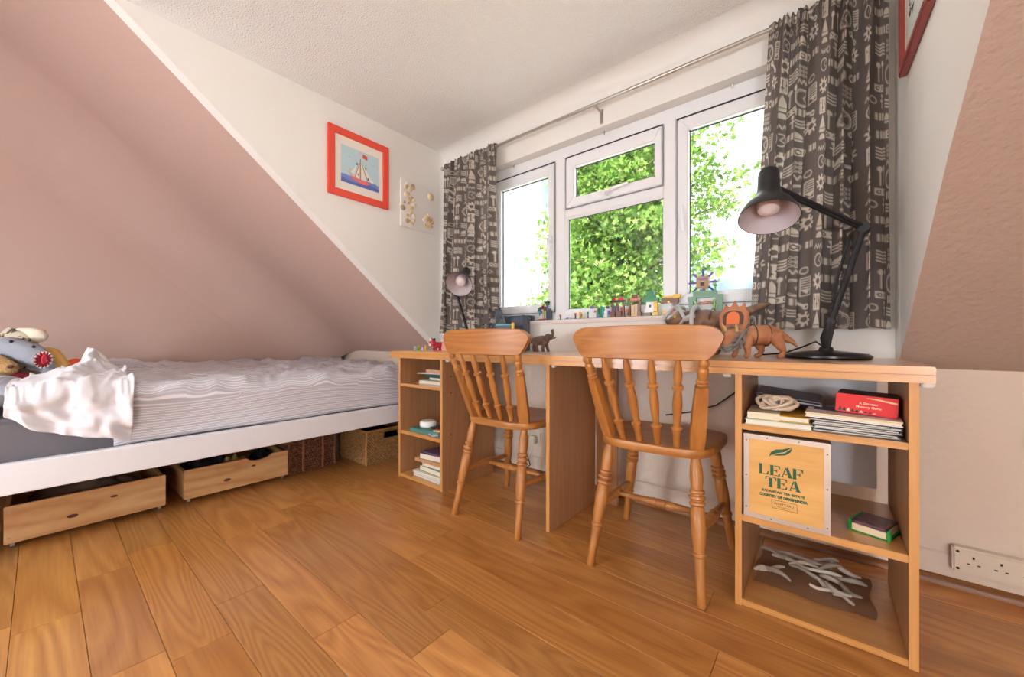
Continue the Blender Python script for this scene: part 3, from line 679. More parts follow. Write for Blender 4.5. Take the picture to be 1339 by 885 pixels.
ted = plush('plush_bear', 'tan curly plush animal at the left edge below the spotted toy', [[((-2.74, -.20, .70), .06), ((-2.74, -.13, .715), .05), ((-2.71, -.09, .70), .034)]], PTAN)
B().ell((-2.678, -.082, .708), (.010, .010, .008)).build('nose', PBROWN, ted)
plush('plush_monkey', 'dark brown plush toy squashed under the shark', [[((-2.76, -.05, .65), .045), ((-2.74, .02, .635), .035)]], PBROWN)
plush('cloth_bundle', 'crimson cloth toy peeping out below the tan bear', [[((-2.71, -.065, .655), .026), ((-2.70, -.03, .645), .02)]], C(150, 25, 60, .95))
plush('plush_dog', 'golden brown plush toy half covered by the white sheet', [[((-2.86, .02, .765), .026), ((-2.82, .035, .755), .03), ((-2.78, .06, .70), .033)]], mat('golden_plush', (205, 160, 90), 1, bump=(150, .5, .005)))
plush('orange_toy', 'orange red toy edge showing behind the heaped white sheet', [[((-2.80, .105, .705), .03), ((-2.80, .125, .70), .026)]], C(222, 78, 40, .6))

# under the bed: pine drawers and baskets
def drawer(y0, y1, label, notch):
    t = thing('storage_box', label, 'drawer', (-2.8, (y0+y1)/2, 0), 0, 'pine boxes under the bed')
    z0, z1 = .022, .168; x1 = -2.478; x0 = -3.15
    if notch:
        pts = [(y0, z0), (y1, z0), (y1, z1)]; a, c = y1-.085, y1-.21
        pts += [(a, z1)]+[(a-.125*k/8, z1-.022*math.sin(PI*k/8)**.5) for k in range(1, 8)]+[(c, z1), (y0, z1)]
    else: pts = [(y0, z0), (y1, z0), (y1, z1), (y0, z1)]
    MX = Matrix(((0, 0, 1, 0), (1, 0, 0, 0), (0, 1, 0, 0), (0, 0, 0, 1)))
    fr_ = B().prism(pts, x1-.016, x1, MX).build('front', PINE, t, bev=.002)
    for z in (.045, .145):
        for y in (y0+.012, y1-.012): B().lathe([(0, 0), (.004, 0), (.0035, .0012), (0, .0012)], 8, TR(x1, y, z, 0, PI/2)).build('screw', CHROME, fr_)
    KN = mat('dark_knot', (92, 48, 22), .6) if 'dark_knot' not in MATS else MATS['dark_knot']
    for y, z, s in (((y0+y1)/2-.06, .075, .013), (y0+.30, .12, .009)): B().lathe([(0, 0), (s, 0), (s*.9, .0006), (0, .0006)], 12, TR(x1-.0002, y, z, 0, PI/2) @ Matrix.Diagonal((.6, 1.3, 1, 1))).build('knot', KN, fr_)
    for y in (y0, y1-.014): bx('side', x0, x1-.016, y, y+.014, z0, z1-.01, PINE, t)
    bx('back', x0, x0+.014, y0+.014, y1-.014, z0, z1-.01, PINE, t); bx('bottom', x0+.014, x1-.016, y0+.014, y1-.014, z0+.006, z0+.012, PINE, t, 0)
    for y in (y0+.02, y1-.02):
        for x in (x1-.03, x0+.03): B().lathe([(0, -.006), (.011, -.006), (.011, .006), (0, .006)], 14, TR(x, y, .011, PI/2)).build('castor', C(150, 148, 145, .4), t)
drawer(-.092, .383, 'pine storage box on castors under the bed, nearest the camera', False)
drawer(.452, .928, 'pine storage box with a hand notch, between the first box and the brown basket', True)
def rag(name, label, c, s, m, seed):
    cloth(name, lambda u, v: (c[0]+s[0]*(u-.5)*(1+.2*math.sin(6*v)), c[1]+s[1]*(v-.5), c[2]+s[2]*(math.sin(PI*u)*math.sin(PI*v))**.5*(.7+.7*abs(N3(u*5+seed, v*5)))), 24, 24, m, None, label, 'cloth', .004, 0)
rag('folded_cloth', 'dull brown crumpled cloth filling the nearest pine box', (-2.78, .16, .05), (.5, .4, .13), C(128, 106, 88, .95), 1)
rag('folded_cloth', 'dark crumpled cloth filling the notched pine box', (-2.72, .6, .05), (.4, .26, .13), C(50, 46, 48, .95), 4)
rag('folded_cloth', 'mustard and grey cloth lying in the notched pine box', (-2.60, .70, .08), (.14, .2, .085), C(160, 130, 70, .95), 9)
rag('folded_cloth', 'black cloth bundle at the notch end of the second pine box', (-2.66, .86, .07), (.22, .11, .11), C(24, 24, 28, .95), 6)
def basket(label, x0, x1, y0, y1, h, m, rim, handle, row=.0125, seed=0):
    t = thing('wicker_basket', label, 'basket', ((x0+x1)/2, (y0+y1)/2, 0), 0, 'baskets under the bed')
    rows = int(h/row); b = B(); r = random.Random(seed)
    for k in range(rows):
        z = row*(k+.5); ins = .012*(1-k/rows)
        pts = []; rad = []
        cs = [(x0+ins, y0+ins), (x1-ins, y0+ins), (x1-ins, y1-ins), (x0+ins, y1-ins)]
        for q in range(4):
            (ax_, ay), (cx_, cy_) = cs[q], cs[(q+1) % 4]; L = math.hypot(cx_-ax_, cy_-ay); nn = int(L/.0085)
            for i in range(nn):
                f_ = i/nn; x, y = ax_+(cx_-ax_)*f_, ay+(cy_-ay)*f_
                if handle and q == 1 and abs(y-(y0+y1)/2) < .05 and h*.72 < z < h*.87: continue
                ph = (i+k) % 2
                nx, ny = [(0, -1), (1, 0), (0, 1), (-1, 0)][q]
                o = (.0035 if ph else -.001)+r.uniform(-.0015, .0015)
                pts.append((x+nx*o, y+ny*o, z+r.uniform(-.0015, .0015))); rad.append(row*.52*(1.05 if ph else .85))
        if handle and h*.72 < z < h*.87:      # open the loop across the hand hole
            i0 = max(range(len(pts)), key=lambda i: (pts[i][1] <= (y0+y1)/2 and pts[i][0] > x1-.03)*1000+pts[i][1]*(pts[i][1] <= (y0+y1)/2))
            pts = pts[i0+1:]+pts[:i0+1]; rad = rad[i0+1:]+rad[:i0+1]; b.tube(pts, rad, 5)
        else: b.tube(pts, rad, 5, close=True)
    b.build('weave', m, t, kind='stuff', recalc=False)
    b = B(); cs = [(x0, y0), (x1, y0), (x1, y1), (x0, y1)]
    b.tube([(x, y, h-.004) for x, y in cs], .008, 6, close=True); b.build('rim', rim, t)
    for x, y in cs: B().tube([(x*.98+(x0+x1)/2*.02, y, .004), (x, y, h-.004)], .0065, 6).build('corner_post', rim, t)
    bx('liner', x0+.014, x1-.014, y0+.014, y1-.014, .004, .012, BLACKP, t, 0)
    b = B()
    for q in ((x0+.012, x0+.016, y0+.012, y1-.012), (x1-.016, x1-.012, y0+.012, y1-.012), (x0+.016, x1-.016, y0+.012, y0+.016), (x0+.016, x1-.016, y1-.016, y1-.012)): b.box(*q, .012, h*.7)
    b.build('lining', BLACKP, t)
    return t
SEAG = mat('pale_seagrass', (170, 128, 78), .85, var=(60, (132, 92, 50))); SEAR = mat('pale_seagrass_rim', (178, 130, 75), .8)
RUSH = mat('brown_rush', (132, 84, 56), .85, var=(50, (92, 52, 34))); RUSHR = mat('brown_rush_rim', (140, 90, 60), .8)
basket('pale woven seagrass basket with a hand hole under the bed beside the desk', -2.70, -2.312, 1.338, 1.70, .225, SEAG, SEAR, True, .0105)
bt = basket('dark brown woven rush basket under the bed between the pine boxes and the pale basket', -2.92, -2.52, .95, 1.232, .262, RUSH, RUSHR, False, .0165, 5)
for y in (1.03, 1.15): B().tube([(-2.512, y, .006), (-2.508, y, .25)], .008, 6).build('strap', RUSHR, bt)

# ---------------------------------------------------------------- pictures on the walls
LX = Matrix(((0, 0, 1, -2.25), (1, 0, 0, 0), (0, 1, 0, 0), (0, 0, 0, 1)))      # px -> y, py -> z, depth -> +x off the left cheek
pic = thing('framed_picture', 'red framed picture of a sailing boat on the white wall above the bed', 'picture', (-2.25, 1.252, 1.68))
def frame4(y0, y1, z0, z1, w_, d, M, m, parent, bev=.003):
    o_ = [(y0, z0), (y1, z0), (y1, z1), (y0, z1)]; i_ = [(y0+w_, z0+w_), (y1-w_, z0+w_), (y1-w_, z1-w_), (y0+w_, z1-w_)]
    for k in range(4): B().prism([o_[k], o_[(k+1) % 4], i_[(k+1) % 4], i_[k]], .001, d, M).build('frame_side', m, parent, bev=bev)
REDF = mat('red_painted_frame', (236, 82, 62), .4)
frame4(1.052, 1.452, 1.680, 2.087, .041, .020, LX, REDF, pic)
def flat(name, pts, c, d, parent, M=LX, t=.0006): return B().prism(pts, d, d+t, M).build(name, C(*c, .8) if isinstance(c, tuple) else c, parent, smooth=False)
flat('mount', [(1.09, 1.718), (1.414, 1.718), (1.414, 2.049), (1.09, 2.049)], (246, 240, 228), .006, pic)
pr = flat('print', [(1.133, 1.773), (1.383, 1.773), (1.383, 1.995), (1.133, 1.995)], (196, 222, 230), .0068, pic)
q = lambda u, v: (1.133+.25*u, 1.773+.222*v)
wave = lambda a, c, h, d, n_=18: [q(0, 0)]+[q(1, 0)]+[q(1-k/n_, h+d*math.sin(a*(1-k/n_)+c)) for k in range(n_+1)]
flat('sea', wave(9, .8, .19, .035), (128, 146, 206), .0076, pr); flat('sea', wave(8, 2.2, .10, .03), (98, 112, 184), .0084, pr)
for pts, c in (([(.30, .24), (.43, .62), (.25, .34)], (240, 238, 230)), ([(.33, .24), (.47, .66), (.47, .22)], (240, 238, 230)), ([(.51, .66), (.51, .21), (.66, .22)], (240, 238, 230)), ([(.56, .62), (.68, .22), (.86, .20), (.70, .42)], (243, 240, 232))):
    flat('sail', [q(*p) for p in pts], c, .0088, pr)
for a, c, w_ in (((.49, .2), (.49, .78), .012), ((.345, .22), (.47, .64), .008), ((.53, .66), (.68, .22), .008), ((.15, .32), (.3, .27), .006)):
    dx, dy = c[0]-a[0], c[1]-a[1]; L = math.hypot(dx, dy); ox, oy = -dy/L*w_, dx/L*w_
    flat('mast', [q(a[0]-ox, a[1]-oy), q(c[0]-ox, c[1]-oy), q(c[0]+ox, c[1]+oy), q(a[0]+ox, a[1]+oy)], (190, 140, 90), .0096, pr)
flat('hull', [q(.20, .25), q(.30, .22), q(.62, .19), q(.74, .18), q(.70, .11), q(.55, .08), q(.4, .12), q(.27, .15)], (238, 122, 116), .0094, pr)
flat('flag', [q(.55, .83), (q(.68, .80)), q(.68, .91), q(.55, .94)], (226, 98, 70), .0094, pr); flat('pennant', [q(.45, .88), q(.53, .88), q(.5, .96), q(.44, .95)], (236, 190, 180), .0094, pr)
flat('bird', [q(.16, .72), q(.2, .74), q(.24, .73), q(.2, .725)], (150, 165, 170), .0094, pr); flat('bird', [q(.80, .72), q(.84, .74), q(.87, .73), q(.84, .725)], (150, 165, 170), .0094, pr)
for p, c in (((.40, .60), (110, 130, 170)), ((.63, .56), (110, 130, 170)), ((.43, .32), (230, 150, 150)), ((.7, .28), (60, 70, 110)), ((.22, .4), (220, 190, 90))):
    flat('crew', [q(p[0]+.022*math.cos(a), p[1]+.04*math.sin(a)) for a in np.linspace(0, 2*PI, 9)[:-1]], c, .0100, pr)
# shell canvas
cv = thing('shell_canvas', 'square white canvas with glued sea shells next to the curtain', 'canvas', (-2.25, 1.69, 1.6))
B().box(-2.249, -2.232, 1.545, 1.835, 1.600, 1.928).build('canvas', mat('white_canvas', (240, 235, 231), .9, bump=(300, .2, .001)), cv, bev=.003)
rs = random.Random(5); SH = [C(226, 196, 150, .5), C(208, 176, 132, .5), C(240, 228, 210, .5), C(190, 160, 120, .5), C(236, 215, 180, .5)]
def shell(y, z, s, k): B().lathe([(1, 0), (.97, .18), (.8, .42), (.5, .6), (.2, .68), (0, .7)], 10, TR(-2.232, y, z, 0, PI/2) @ TR(rz=rs.uniform(0, 6)) @ Matrix.Diagonal((s*rs.uniform(.8, 1.2), s, s*.9, 1))).build('shell', SH[k % 5], cv)
shell(1.795, 1.862, .028, 0)
for k in range(34): shell(1.566+.085*rs.random()+.012*math.sin(k*.4), 1.622+.285*k/34+rs.uniform(-.01, .01), rs.uniform(.009, .0185), k)
for k in range(22):
    a = 2.4*k; rd = .046*math.sqrt((k+.5)/22); shell(1.775+rd*math.cos(a), 1.680+rd*math.sin(a), rs.uniform(.009, .013), k)
# dark red frame on the right cheek
ang = math.atan2(cheekx(1.42)-cheekx(1.77), 1.42-1.77)
p0 = Vector((cheekx(1.77), 1.77, 0)); p1 = Vector((cheekx(1.30), 1.30, 0)); ey = (p1-p0).normalized(); ex = Vector((ey.y, -ey.x, 0))
if ex.x > 0: ex = -ex
RXM = Matrix(((ey.x, 0, ex.x, p0.x), (ey.y, 0, ex.y, p0.y), (0, 1, 0, 0), (0, 0, 0, 1)))
pc = thing('framed_picture', 'dark red framed print on the white wall right of the curtain', 'picture', tuple(p0+Vector((0, 0, 1.67))))
DRED = mat('dark_red_frame', (158, 72, 66), .35)
frame4(0, .36, 1.672, 2.10, .022, .022, RXM, DRED, pc)
flat('mount', [(.02, 1.69), (.34, 1.69), (.34, 2.08), (.02, 2.08)], (232, 226, 208), .008, pc, RXM)
frame4(.052, .308, 1.724, 2.05, .004, .0095, RXM, C(190, 150, 120), pc, 0)
pr = flat('print', [(.056, 1.728), (.304, 1.728), (.304, 2.046), (.056, 2.046)], (216, 222, 214), .0086, pc, RXM)
for k in range(26):
    y, z = rs.uniform(.09, .27), rs.uniform(1.79, 2.0); a = rs.uniform(0, 3); s = rs.uniform(.006, .018)
    flat('ink_mark', [(y+s*math.cos(a+q_)*(.3 if i % 2 else 1), z+s*math.sin(a+q_)*(.3 if i % 2 else 1)) for i, q_ in enumerate(np.linspace(0, 2*PI, 7)[:-1])], rs.choice([(60, 70, 90), (90, 100, 110), (50, 50, 60), (180, 120, 110)]), .0093, pr, RXM)

# sockets
def socket_plate(name, label, x0, x1, z0, z1, d, slots):
    t = thing(name, label, 'socket', ((x0+x1)/2, YK, z0)); m_ = mat('aged_white_plastic', (226, 214, 196), .4) if 'aged_white_plastic' not in MATS else MATS['aged_white_plastic']
    bx('plate', x0, x1, YK-d, YK-.0005, z0, z1, m_, t, .005)
    b = B()
    for (x, z) in slots:
        for dx, dz, w_, h_ in ((0, .013, .0025, .004), (-.011, -.008, .0035, .0018), (.011, -.008, .0035, .0018)):
            bx('pin_slot', x+dx-w_, x+dx+w_, YK-d-.0006, YK-d+.001, z+dz-h_, z+dz+h_, BLACKP, t, 0)
    return t
sp = socket_plate('wall_socket', 'long cream surface socket strip low on the wall right of the desk', .322, .62, .062, .142, .036, [(.368, .104), (.425, .104), (.482, .104), (.54, .104)])
for z in (.075, .13): B().lathe([(0, 0), (.0045, 0), (.004, .001), (0, .001)], 8, TR(.334, YK-.036, z, PI/2)).build('screw', BLACKP, sp)
ds = socket_plate('wall_socket', 'white double wall socket under the desk behind the nearer chair', -1.485, -1.345, .17, .255, .012, [])
plug = thing('plug', 'black mains plug in the wall socket under the desk', 'plug', (-1.455, 1.915, .21))
bx('body', -1.478, -1.432, 1.885, 1.9225, .188, .236, BLACKP, plug, .008); B().tube([(-1.455, 1.9, .19), (-1.45, 1.895, .15), (-1.42, 1.89, .11), (-1.40, 1.89, .06), (-1.45, 1.88, .01), (-1.52, 1.88, .006)], .003, 7).build('flex', BLACKP, plug)
pl2 = thing('plug', 'cream charger plug in the wall socket under the desk', 'plug', (-1.39, 1.915, .21))
bx('body', -1.412, -1.366, 1.885, 1.9225, .19, .238, MATS['aged_white_plastic'], pl2, .006); B().tube([(-1.39, 1.9, .192), (-1.385, 1.895, .15), (-1.41, 1.89, .12), (-1.44, 1.885, .09), (-1.42, 1.9, .05)], .0025, 7).build('flex', MATS['aged_white_plastic'], pl2)

# ---------------------------------------------------------------- things on the shelves
PAGE = mat('book_pages', (232, 222, 204), .9)
def book(label, x, y, z, w_, d, t, cover, rz=0., name='book', ry=0., group=None, cat='book', pages=PAGE, spine='left'):
    """lying book: cover boards, spine and page block; (x, y) centre"""
    o = thing(name, label, cat, (x, y, z), 0, group); M = TR(x, y, z, 0, ry, rz); c = min(.0022, t*.2)
    m = C(*cover, .5)
    b = B(); b.box(-w_/2, w_/2, -d/2, d/2, 0, c, M).box(-w_/2, w_/2, -d/2, d/2, t-c, t, M)
    if spine == 'left': b.box(-w_/2, -w_/2+c, -d/2, d/2, c, t-c, M)
    elif spine == 'front': b.box(-w_/2, w_/2, -d/2, -d/2+c, c, t-c, M)
    else: b.box(-w_/2, w_/2, d/2-c, d/2, c, t-c, M)
    b.build('cover', m, o, smooth=False)
    e = .003
    B().box(-w_/2+c+.0003, w_/2-e, -d/2+(c+.0003 if spine == 'front' else e), d/2-(c+.0003), c+.0002, t-c-.0002, M).build('pages', pages, o, smooth=False)
    return o
g = 'books in the left shelf unit'
Z1, Z2, Z3 = .5632, .2822, .0202
# left unit, top shelf
book('large white book at the bottom of the top shelf pile, left unit', -1.775, 1.535, Z1, .25, .19, .018, (225, 218, 200), .05, group=g, spine='back')
book('slim tan book above the large white book, top shelf of the left unit', -1.74, 1.54, Z1+.0185, .20, .15, .018, (60, 120, 118), -.06, group=g, spine='back')
book('dark teal book in the middle of the top shelf pile, left unit', -1.765, 1.54, Z1+.037, .21, .15, .020, (22, 74, 80), .1, group=g, spine='front')
book('wide pinkish thin book sticking out of the top shelf pile, left unit', -1.785, 1.53, Z1+.0575, .27, .16, .006, (205, 175, 165), .16, group=g, spine='back')
book('beige boxed book on top of the top shelf pile, left unit', -1.765, 1.535, Z1+.064, .21, .13, .018, (206, 160, 130), .02, group=g, spine='front')
bx('pencil_tin', -1.72, -1.64, 1.50, 1.53, Z1+.0825, Z1+.10, C(40, 90, 150), None, .004); tag(bpy.data.objects['pencil_tin'], 'small blue tin on top of the pile, left unit', 'tin')
# middle shelf
book('teal hardback notebook lying open edge out on the middle shelf, left unit', -1.80, 1.475, Z2, .23, .16, .022, (70, 128, 120), .12, group=g, spine='front')
book('slim blue and white magazine at the front of the middle shelf', -1.71, 1.435, Z2+.0, .07, .1, .010, (140, 170, 190), -.3, name='magazine', cat='magazine', spine='back')
book('orange leaflet on the pile of the middle shelf', -1.685, 1.46, Z2+.0225, .10, .10, .008, (225, 140, 90), .3, name='leaflet', cat='leaflet', spine='back')
book('dark green notebook resting on the teal notebook', -1.735, 1.50, Z2+.0225, .11, .13, .008, (40, 62, 58), -.1, group=g, spine='front')
b = B(); b.lathe([(0, 0), (.044, .0), (.05, .008), (.05, .024), (.044, .034), (0, .036)], 28, TR(-1.85, 1.47, Z2+.0225)); o = b.build('round_case', C(238, 236, 234, .35)); tag(o, 'round white plastic case on the teal notebook', 'case')
o = B().box(-1.80, -1.665, 1.62, 1.70, Z2, Z2+.115).build('pencil_case', C(34, 36, 44, .8), bev=.012); tag(o, 'dark pencil case at the back of the middle shelf', 'case')
book('magenta edged book standing at the back of the middle shelf', -1.66, 1.55, Z2+.031, .05, .12, .07, (150, 60, 120), .1, group=g, spine='back')
o = blob([[((-1.77, 1.53, Z2+.04), .009), ((-1.70, 1.50, Z2+.048), .012), ((-1.66, 1.47, Z2+.04), .008)]], .004).build('yellow_ribbon', C(222, 184, 50)); tag(o, 'twisted yellow toy band on the middle shelf', 'ribbon')
# bottom shelf
for k, (c, dx) in enumerate((((225, 220, 212), 0), ((200, 205, 200), .006), ((235, 228, 215), -.004))):
    book(['bottom white exercise book in the lowest shelf pile', 'pale grey exercise book second from the bottom of the lowest pile', 'cream exercise book third from the bottom of the lowest pile'][k], -1.78+dx, 1.50, Z3+.0105*k, .245, .20, .0102, c, .04*(k-1), group=g, spine='back')
book('white book with green cover edge in the lowest shelf pile', -1.76, 1.50, Z3+.0325, .21, .17, .030, (120, 150, 96), -.05, group=g, spine='back')
book('thin white book under the tan one in the lowest shelf pile', -1.755, 1.50, Z3+.063, .19, .15, .016, (225, 220, 214), .05, group=g, spine='back')
book('tan book sticking out towards the bed in the lowest shelf pile', -1.80, 1.495, Z3+.0795, .23, .14, .020, (196, 148, 100), .04, group=g, spine='front')
book('mauve grey thick book on top of the lowest shelf pile', -1.775, 1.50, Z3+.10, .20, .14, .034, (118, 98, 104), .12, group=g, spine='back')
book('purple thin book topmost of the lowest shelf pile', -1.76, 1.50, Z3+.1345, .19, .13, .008, (96, 76, 110), -.05, group=g, spine='front')
o = B().box(-1.652, -1.628, 1.42, 1.54, Z3, Z3+.165).build('black_box', C(28, 28, 34, .4), bev=.004); tag(o, 'small black box wedged beside the lowest shelf pile', 'box')

# right unit, top shelf
book('pale green edged notebook at the left of the upper right shelf', -.112, 1.475, Z1, .165, .2, .016, (206, 212, 190), .0, group='notebooks on the right shelf', spine='back')
book('yellow notebook under the cord bundle on the upper right shelf', -.075, 1.485, Z1+.0165, .09, .19, .016, (214, 165, 44), -.06, group='notebooks on the right shelf', spine='back')
book('cream padded notebook under the cord bundle on the upper right shelf', -.152, 1.468, Z1+.0165, .082, .16, .020, (228, 214, 184), .05, group='notebooks on the right shelf', spine='front')
b = B(); ra = random.Random(2); pts = []
for i in range(150):
    a = i*.42; r_ = .026+.008*math.sin(i*.31); pts.append((-.118+r_*1.25*math.cos(a)+.012*math.sin(i*.07), 1.452+.012*math.sin(i*.05)+r_*.55*math.sin(a), Z1+.0425+.020+.017*math.sin(a+.9*math.sin(i*.09))))
o = B().tube(pts, .0052, 6).build('cord_bundle', mat('cream_cord', (214, 192, 168), .95, bump=(400, .5, .002))); tag(o, 'bundle of cream soft cord on the notebooks of the right shelf', 'cord')
o = thing('paper_folder', 'dark grey slanting folder with white papers above the cord bundle', 'folder', (-.10, 1.58, Z1+.05))
for k, (c, dz, rz) in enumerate((((70, 70, 80), 0, 0), ((226, 224, 226), .004, .05), ((60, 60, 70), .009, -.03), ((120, 120, 128), .013, .02))):
    B().box(-.085, .085, -.08, .08, 0, .003, TR(-.098, 1.60, Z1+.062+dz, .06, .12, rz)).build('sheet', C(*c, .6), o, smooth=False)
mags = [((120, 128, 134), .0, .02), ((60, 64, 72), .012, -.10), ((214, 212, 214), -.01, .12), ((44, 50, 62), .008, -.05), ((170, 176, 180), .0, .05), ((90, 98, 96), -.006, -.14)]
nm = ['grey', 'charcoal', 'white', 'navy', 'silver', 'olive grey']
for k, (c, dx, rz) in enumerate(mags):
    book('%s magazine, %s of the fanned pile on the right shelf' % (nm[k], ['lowest', 'second lowest', 'third from the bottom', 'third from the top', 'second highest', 'topmost'][k]), .058+dx*.6, 1.49, Z1+.0055*k+.001, .178, .20, .005, c, rz, name='magazine', group='magazines on the right shelf', cat='magazine', spine='back')
WB = (.056, 1.485, Z1+.036)
wb = book('white picture book with yellow edge under the red game box', *WB, .20, .19, .013, (236, 226, 222), -.04, spine='back', ry=.02)
bx('cover_print', -.085, -.01, -.02, .07, .0131, .0136, C(50, 44, 48), wb, 0, M=TR(*WB, 0, .02, -.04)); bx('cover_edge', -.099, .099, -.0957, -.0951, .0095, .0115, C(214, 196, 60), wb, 0, M=TR(*WB, 0, .02, -.04))
# red game box
GB = TR(.090, 1.505, Z1+.0515, 0, .05, -.10)
gb = thing('game_box', 'bright red memory game box leaning on the white book in the right shelf', 'box', (.098, 1.505, Z1+.05))
RED = mat('red_card', (224, 40, 44), .4)
B().box(-.064, .064, -.065, .065, 0, .052, GB).build('carton', RED, gb, bev=.0012)
B().box(-.062, .062, -.063, .063, .0521, .0525, GB).build('lid_print', mat('dark_lid_print', (66, 46, 42), .5, var=(30, (120, 70, 50))), gb, smooth=False)
GF = GB @ Matrix(((1, 0, 0, 0), (0, 0, -1, -.0652), (0, 1, 0, 0), (0, 0, 0, 1)))
YEL = C(246, 226, 190); 
text('A Dinosaur', .0085, GF @ TR(.006, .0275, 0), 'lettering', YEL, gb, .0002, .0001); text('Memory Game', .0085, GF @ TR(.006, .0175, 0), 'lettering', YEL, gb, .0002, .0001)
for k in range(9): 
    x = -.058+k*.009; h = .012-k*.0011
    B().prism([(x, .004), (x+.008, .004), (x+.007, .004+h*.6), (x+.005, .004+h), (x+.002, .004+h*.5)], 0, .0003, GF).build('dinosaur_print', [C(20, 60, 50), C(20, 20, 26), C(230, 210, 200)][k % 3], gb, smooth=False)
B().prism([(.0, .046), (.062, .036), (.062, .041), (.02, .047)], 0, .0003, GF).build('stripe_print', C(238, 190, 150), gb, smooth=False)
# right unit, middle shelf: tea crate
TC = thing('tea_crate', 'plywood tea crate with metal edges and green lettering on the right shelf', 'crate', (-.092, 1.46, Z2))
PLY = wood('crate_plywood', (226, 176, 104), (208, 156, 84), (2, 9, 9), 5, .45, .4, .2, False, .01)
x0, x1, y0, y1, z0, z1 = -.196, .010, 1.366, 1.56, Z2+.001, Z2+.254
B().box(x0+.002, x1-.002, y0+.002, y1, z0+.002, z1-.002).build('box_body', PLY, TC, bev=.001)
ALU = mat('dull_crate_metal', (214, 204, 194), .38, .85, bump=(70, .25, .003))
fx = Matrix(((1, 0, 0, 0), (0, 0, -1, y0+.002), (0, 1, 0, 0), (0, 0, 0, 1)))
for k in range(4):
    o_ = [(x0, z0), (x1, z0), (x1, z1), (x0, z1)]; w_ = .0145; i_ = [(x0+w_, z0+w_), (x1-w_, z0+w_), (x1-w_, z1-w_), (x0+w_, z1-w_)]
    B().prism([o_[k], o_[(k+1) % 4], i_[(k+1) % 4], i_[k]], 0, .0016, fx).build('metal_edge', ALU, TC, bev=.0004)
B().box(x0, x1, y0, y0+.03, z1-.002, z1).build('metal_edge', ALU, TC, smooth=False); B().box(x1-.002, x1, y0, y0+.03, z0, z1).build('metal_edge', ALU, TC, smooth=False)
for x, z in ((x0+.007, z0+.03), (x0+.007, z1-.02), (x1-.007, z0+.02), (x1-.007, z1-.03), (x0+.06, z1-.007), (x1-.07, z1-.007), (x0+.07, z0+.007), (x1-.05, z0+.007), (x1-.007, (z0+z1)/2), (x0+.007, (z0+z1)/2)):
    B().ell((x, y0+.0002, z), (.0022, .0014, .0022), 8, 5).build('nail', C(120, 110, 100, .4), TC)
GRN = C(30, 92, 64, .6); cxm, w0, h0 = (x0+x1)/2, x1-x0, z1-z0
FX = lambda u, v: fx @ TR(x0+w0*u, z0+h0*v, .0003)
# stencil slab letters on a unit box, drawn as separate strokes with stencil gaps
ST = {'L': [[(0, 0), (.30, 0), (.30, .06), (.27, .06), (.27, .94), (.30, .94), (.30, 1), (0, 1), (0, .94), (.03, .94), (.03, .06), (0, .06)], [(.34, 0), (.78, 0), (.80, .36), (.74, .36), (.62, .07), (.34, .07)]],
      'E': [[(0, 0), (.30, 0), (.30, 1), (0, 1), (0, .94), (.04, .94), (.04, .06), (0, .06)], [(.34, 0), (.80, 0), (.82, .3), (.76, .3), (.66, .07), (.34, .07)], [(.34, 1), (.80, 1), (.82, .7), (.76, .7), (.66, .93), (.34, .93)], [(.34, .46), (.5, .46), (.56, .34), (.6, .34), (.6, .66), (.56, .66), (.5, .54), (.34, .54)]],
      'A': [[(-.02, 0), (.24, 0), (.24, .06), (.16, .06), (.42, .86), (.36, 1), (.08, .06), (-.02, .06)], [(.46, 1), (.56, 1), (.88, .06), (.94, .06), (.94, 0), (.52, 0), (.52, .06), (.60, .06), (.40, .78)], [(.27, .26), (.5, .26), (.48, .34), (.29, .34)]],
      'F': [[(0, 0), (.34, 0), (.34, .06), (.30, .06), (.30, 1), (0, 1), (0, .94), (.04, .94), (.04, .06), (0, .06)], [(.34, 1), (.80, 1), (.82, .68), (.76, .68), (.66, .93), (.34, .93)], [(.34, .44), (.5, .44), (.56, .32), (.6, .32), (.6, .66), (.56, .66), (.5, .53), (.34, .53)]],
      'T': [[(.26, 0), (.64, 0), (.64, .06), (.58, .06), (.58, .9), (.32, .9), (.32, .06), (.26, .06)], [(0, .68), (.06, .68), (.14, .93), (.29, .93), (.29, 1), (.02, 1)], [(.90, .68), (.84, .68), (.76, .93), (.61, .93), (.61, 1), (.88, 1)]]}
def stencil(word, cx_, zb_, hgt, adv):
    for i, ch in enumerate(word):
        b = B()
        for poly in ST[ch]: b.prism([((i-len(word)/2)*adv+px_*hgt*1.02, py_*hgt) for px_, py_ in poly], 0, .0004, fx @ TR(cx_, zb_, .0001))
        b.build('lettering', GRN, TC, smooth=False)
stencil('LEAF', x0+w0*.455, z0+h0*.545, .030, .0272); stencil('TEA', x0+w0*.475, z0+h0*.405, .030, .0285)
text('BADAMTAM TEA ESTATE', .0090, FX(.475, .345), 'lettering', GRN, TC, .0003, .00045, 1.02); text('COUNTRY OF ORIGIN:INDIA', .0102, FX(.475, .290), 'lettering', GRN, TC, .0003, .0007, .86)
leafp = [(-.028, -.016), (-.024, -.002), (-.012, .008), (.006, .011), (.02, .016), (.029, .021), (.027, .010), (.018, -.001), (.004, -.007), (-.012, -.008), (-.022, -.009)]
b = B(); b.prism([(-.028, -.016), (-.024, -.002), (-.012, .008), (.006, .012), (.029, .022), (.008, .004), (-.010, -.003), (-.022, -.010)], 0, .0004, FX(.45, .82)); b.prism([(-.020, -.0105), (-.009, -.0052), (.010, .0012), (.0285, .0195), (.024, .006), (.012, -.005), (-.004, -.009)], 0, .0004, FX(.45, .82)); b.build('leaf_print', GRN, TC, smooth=False)
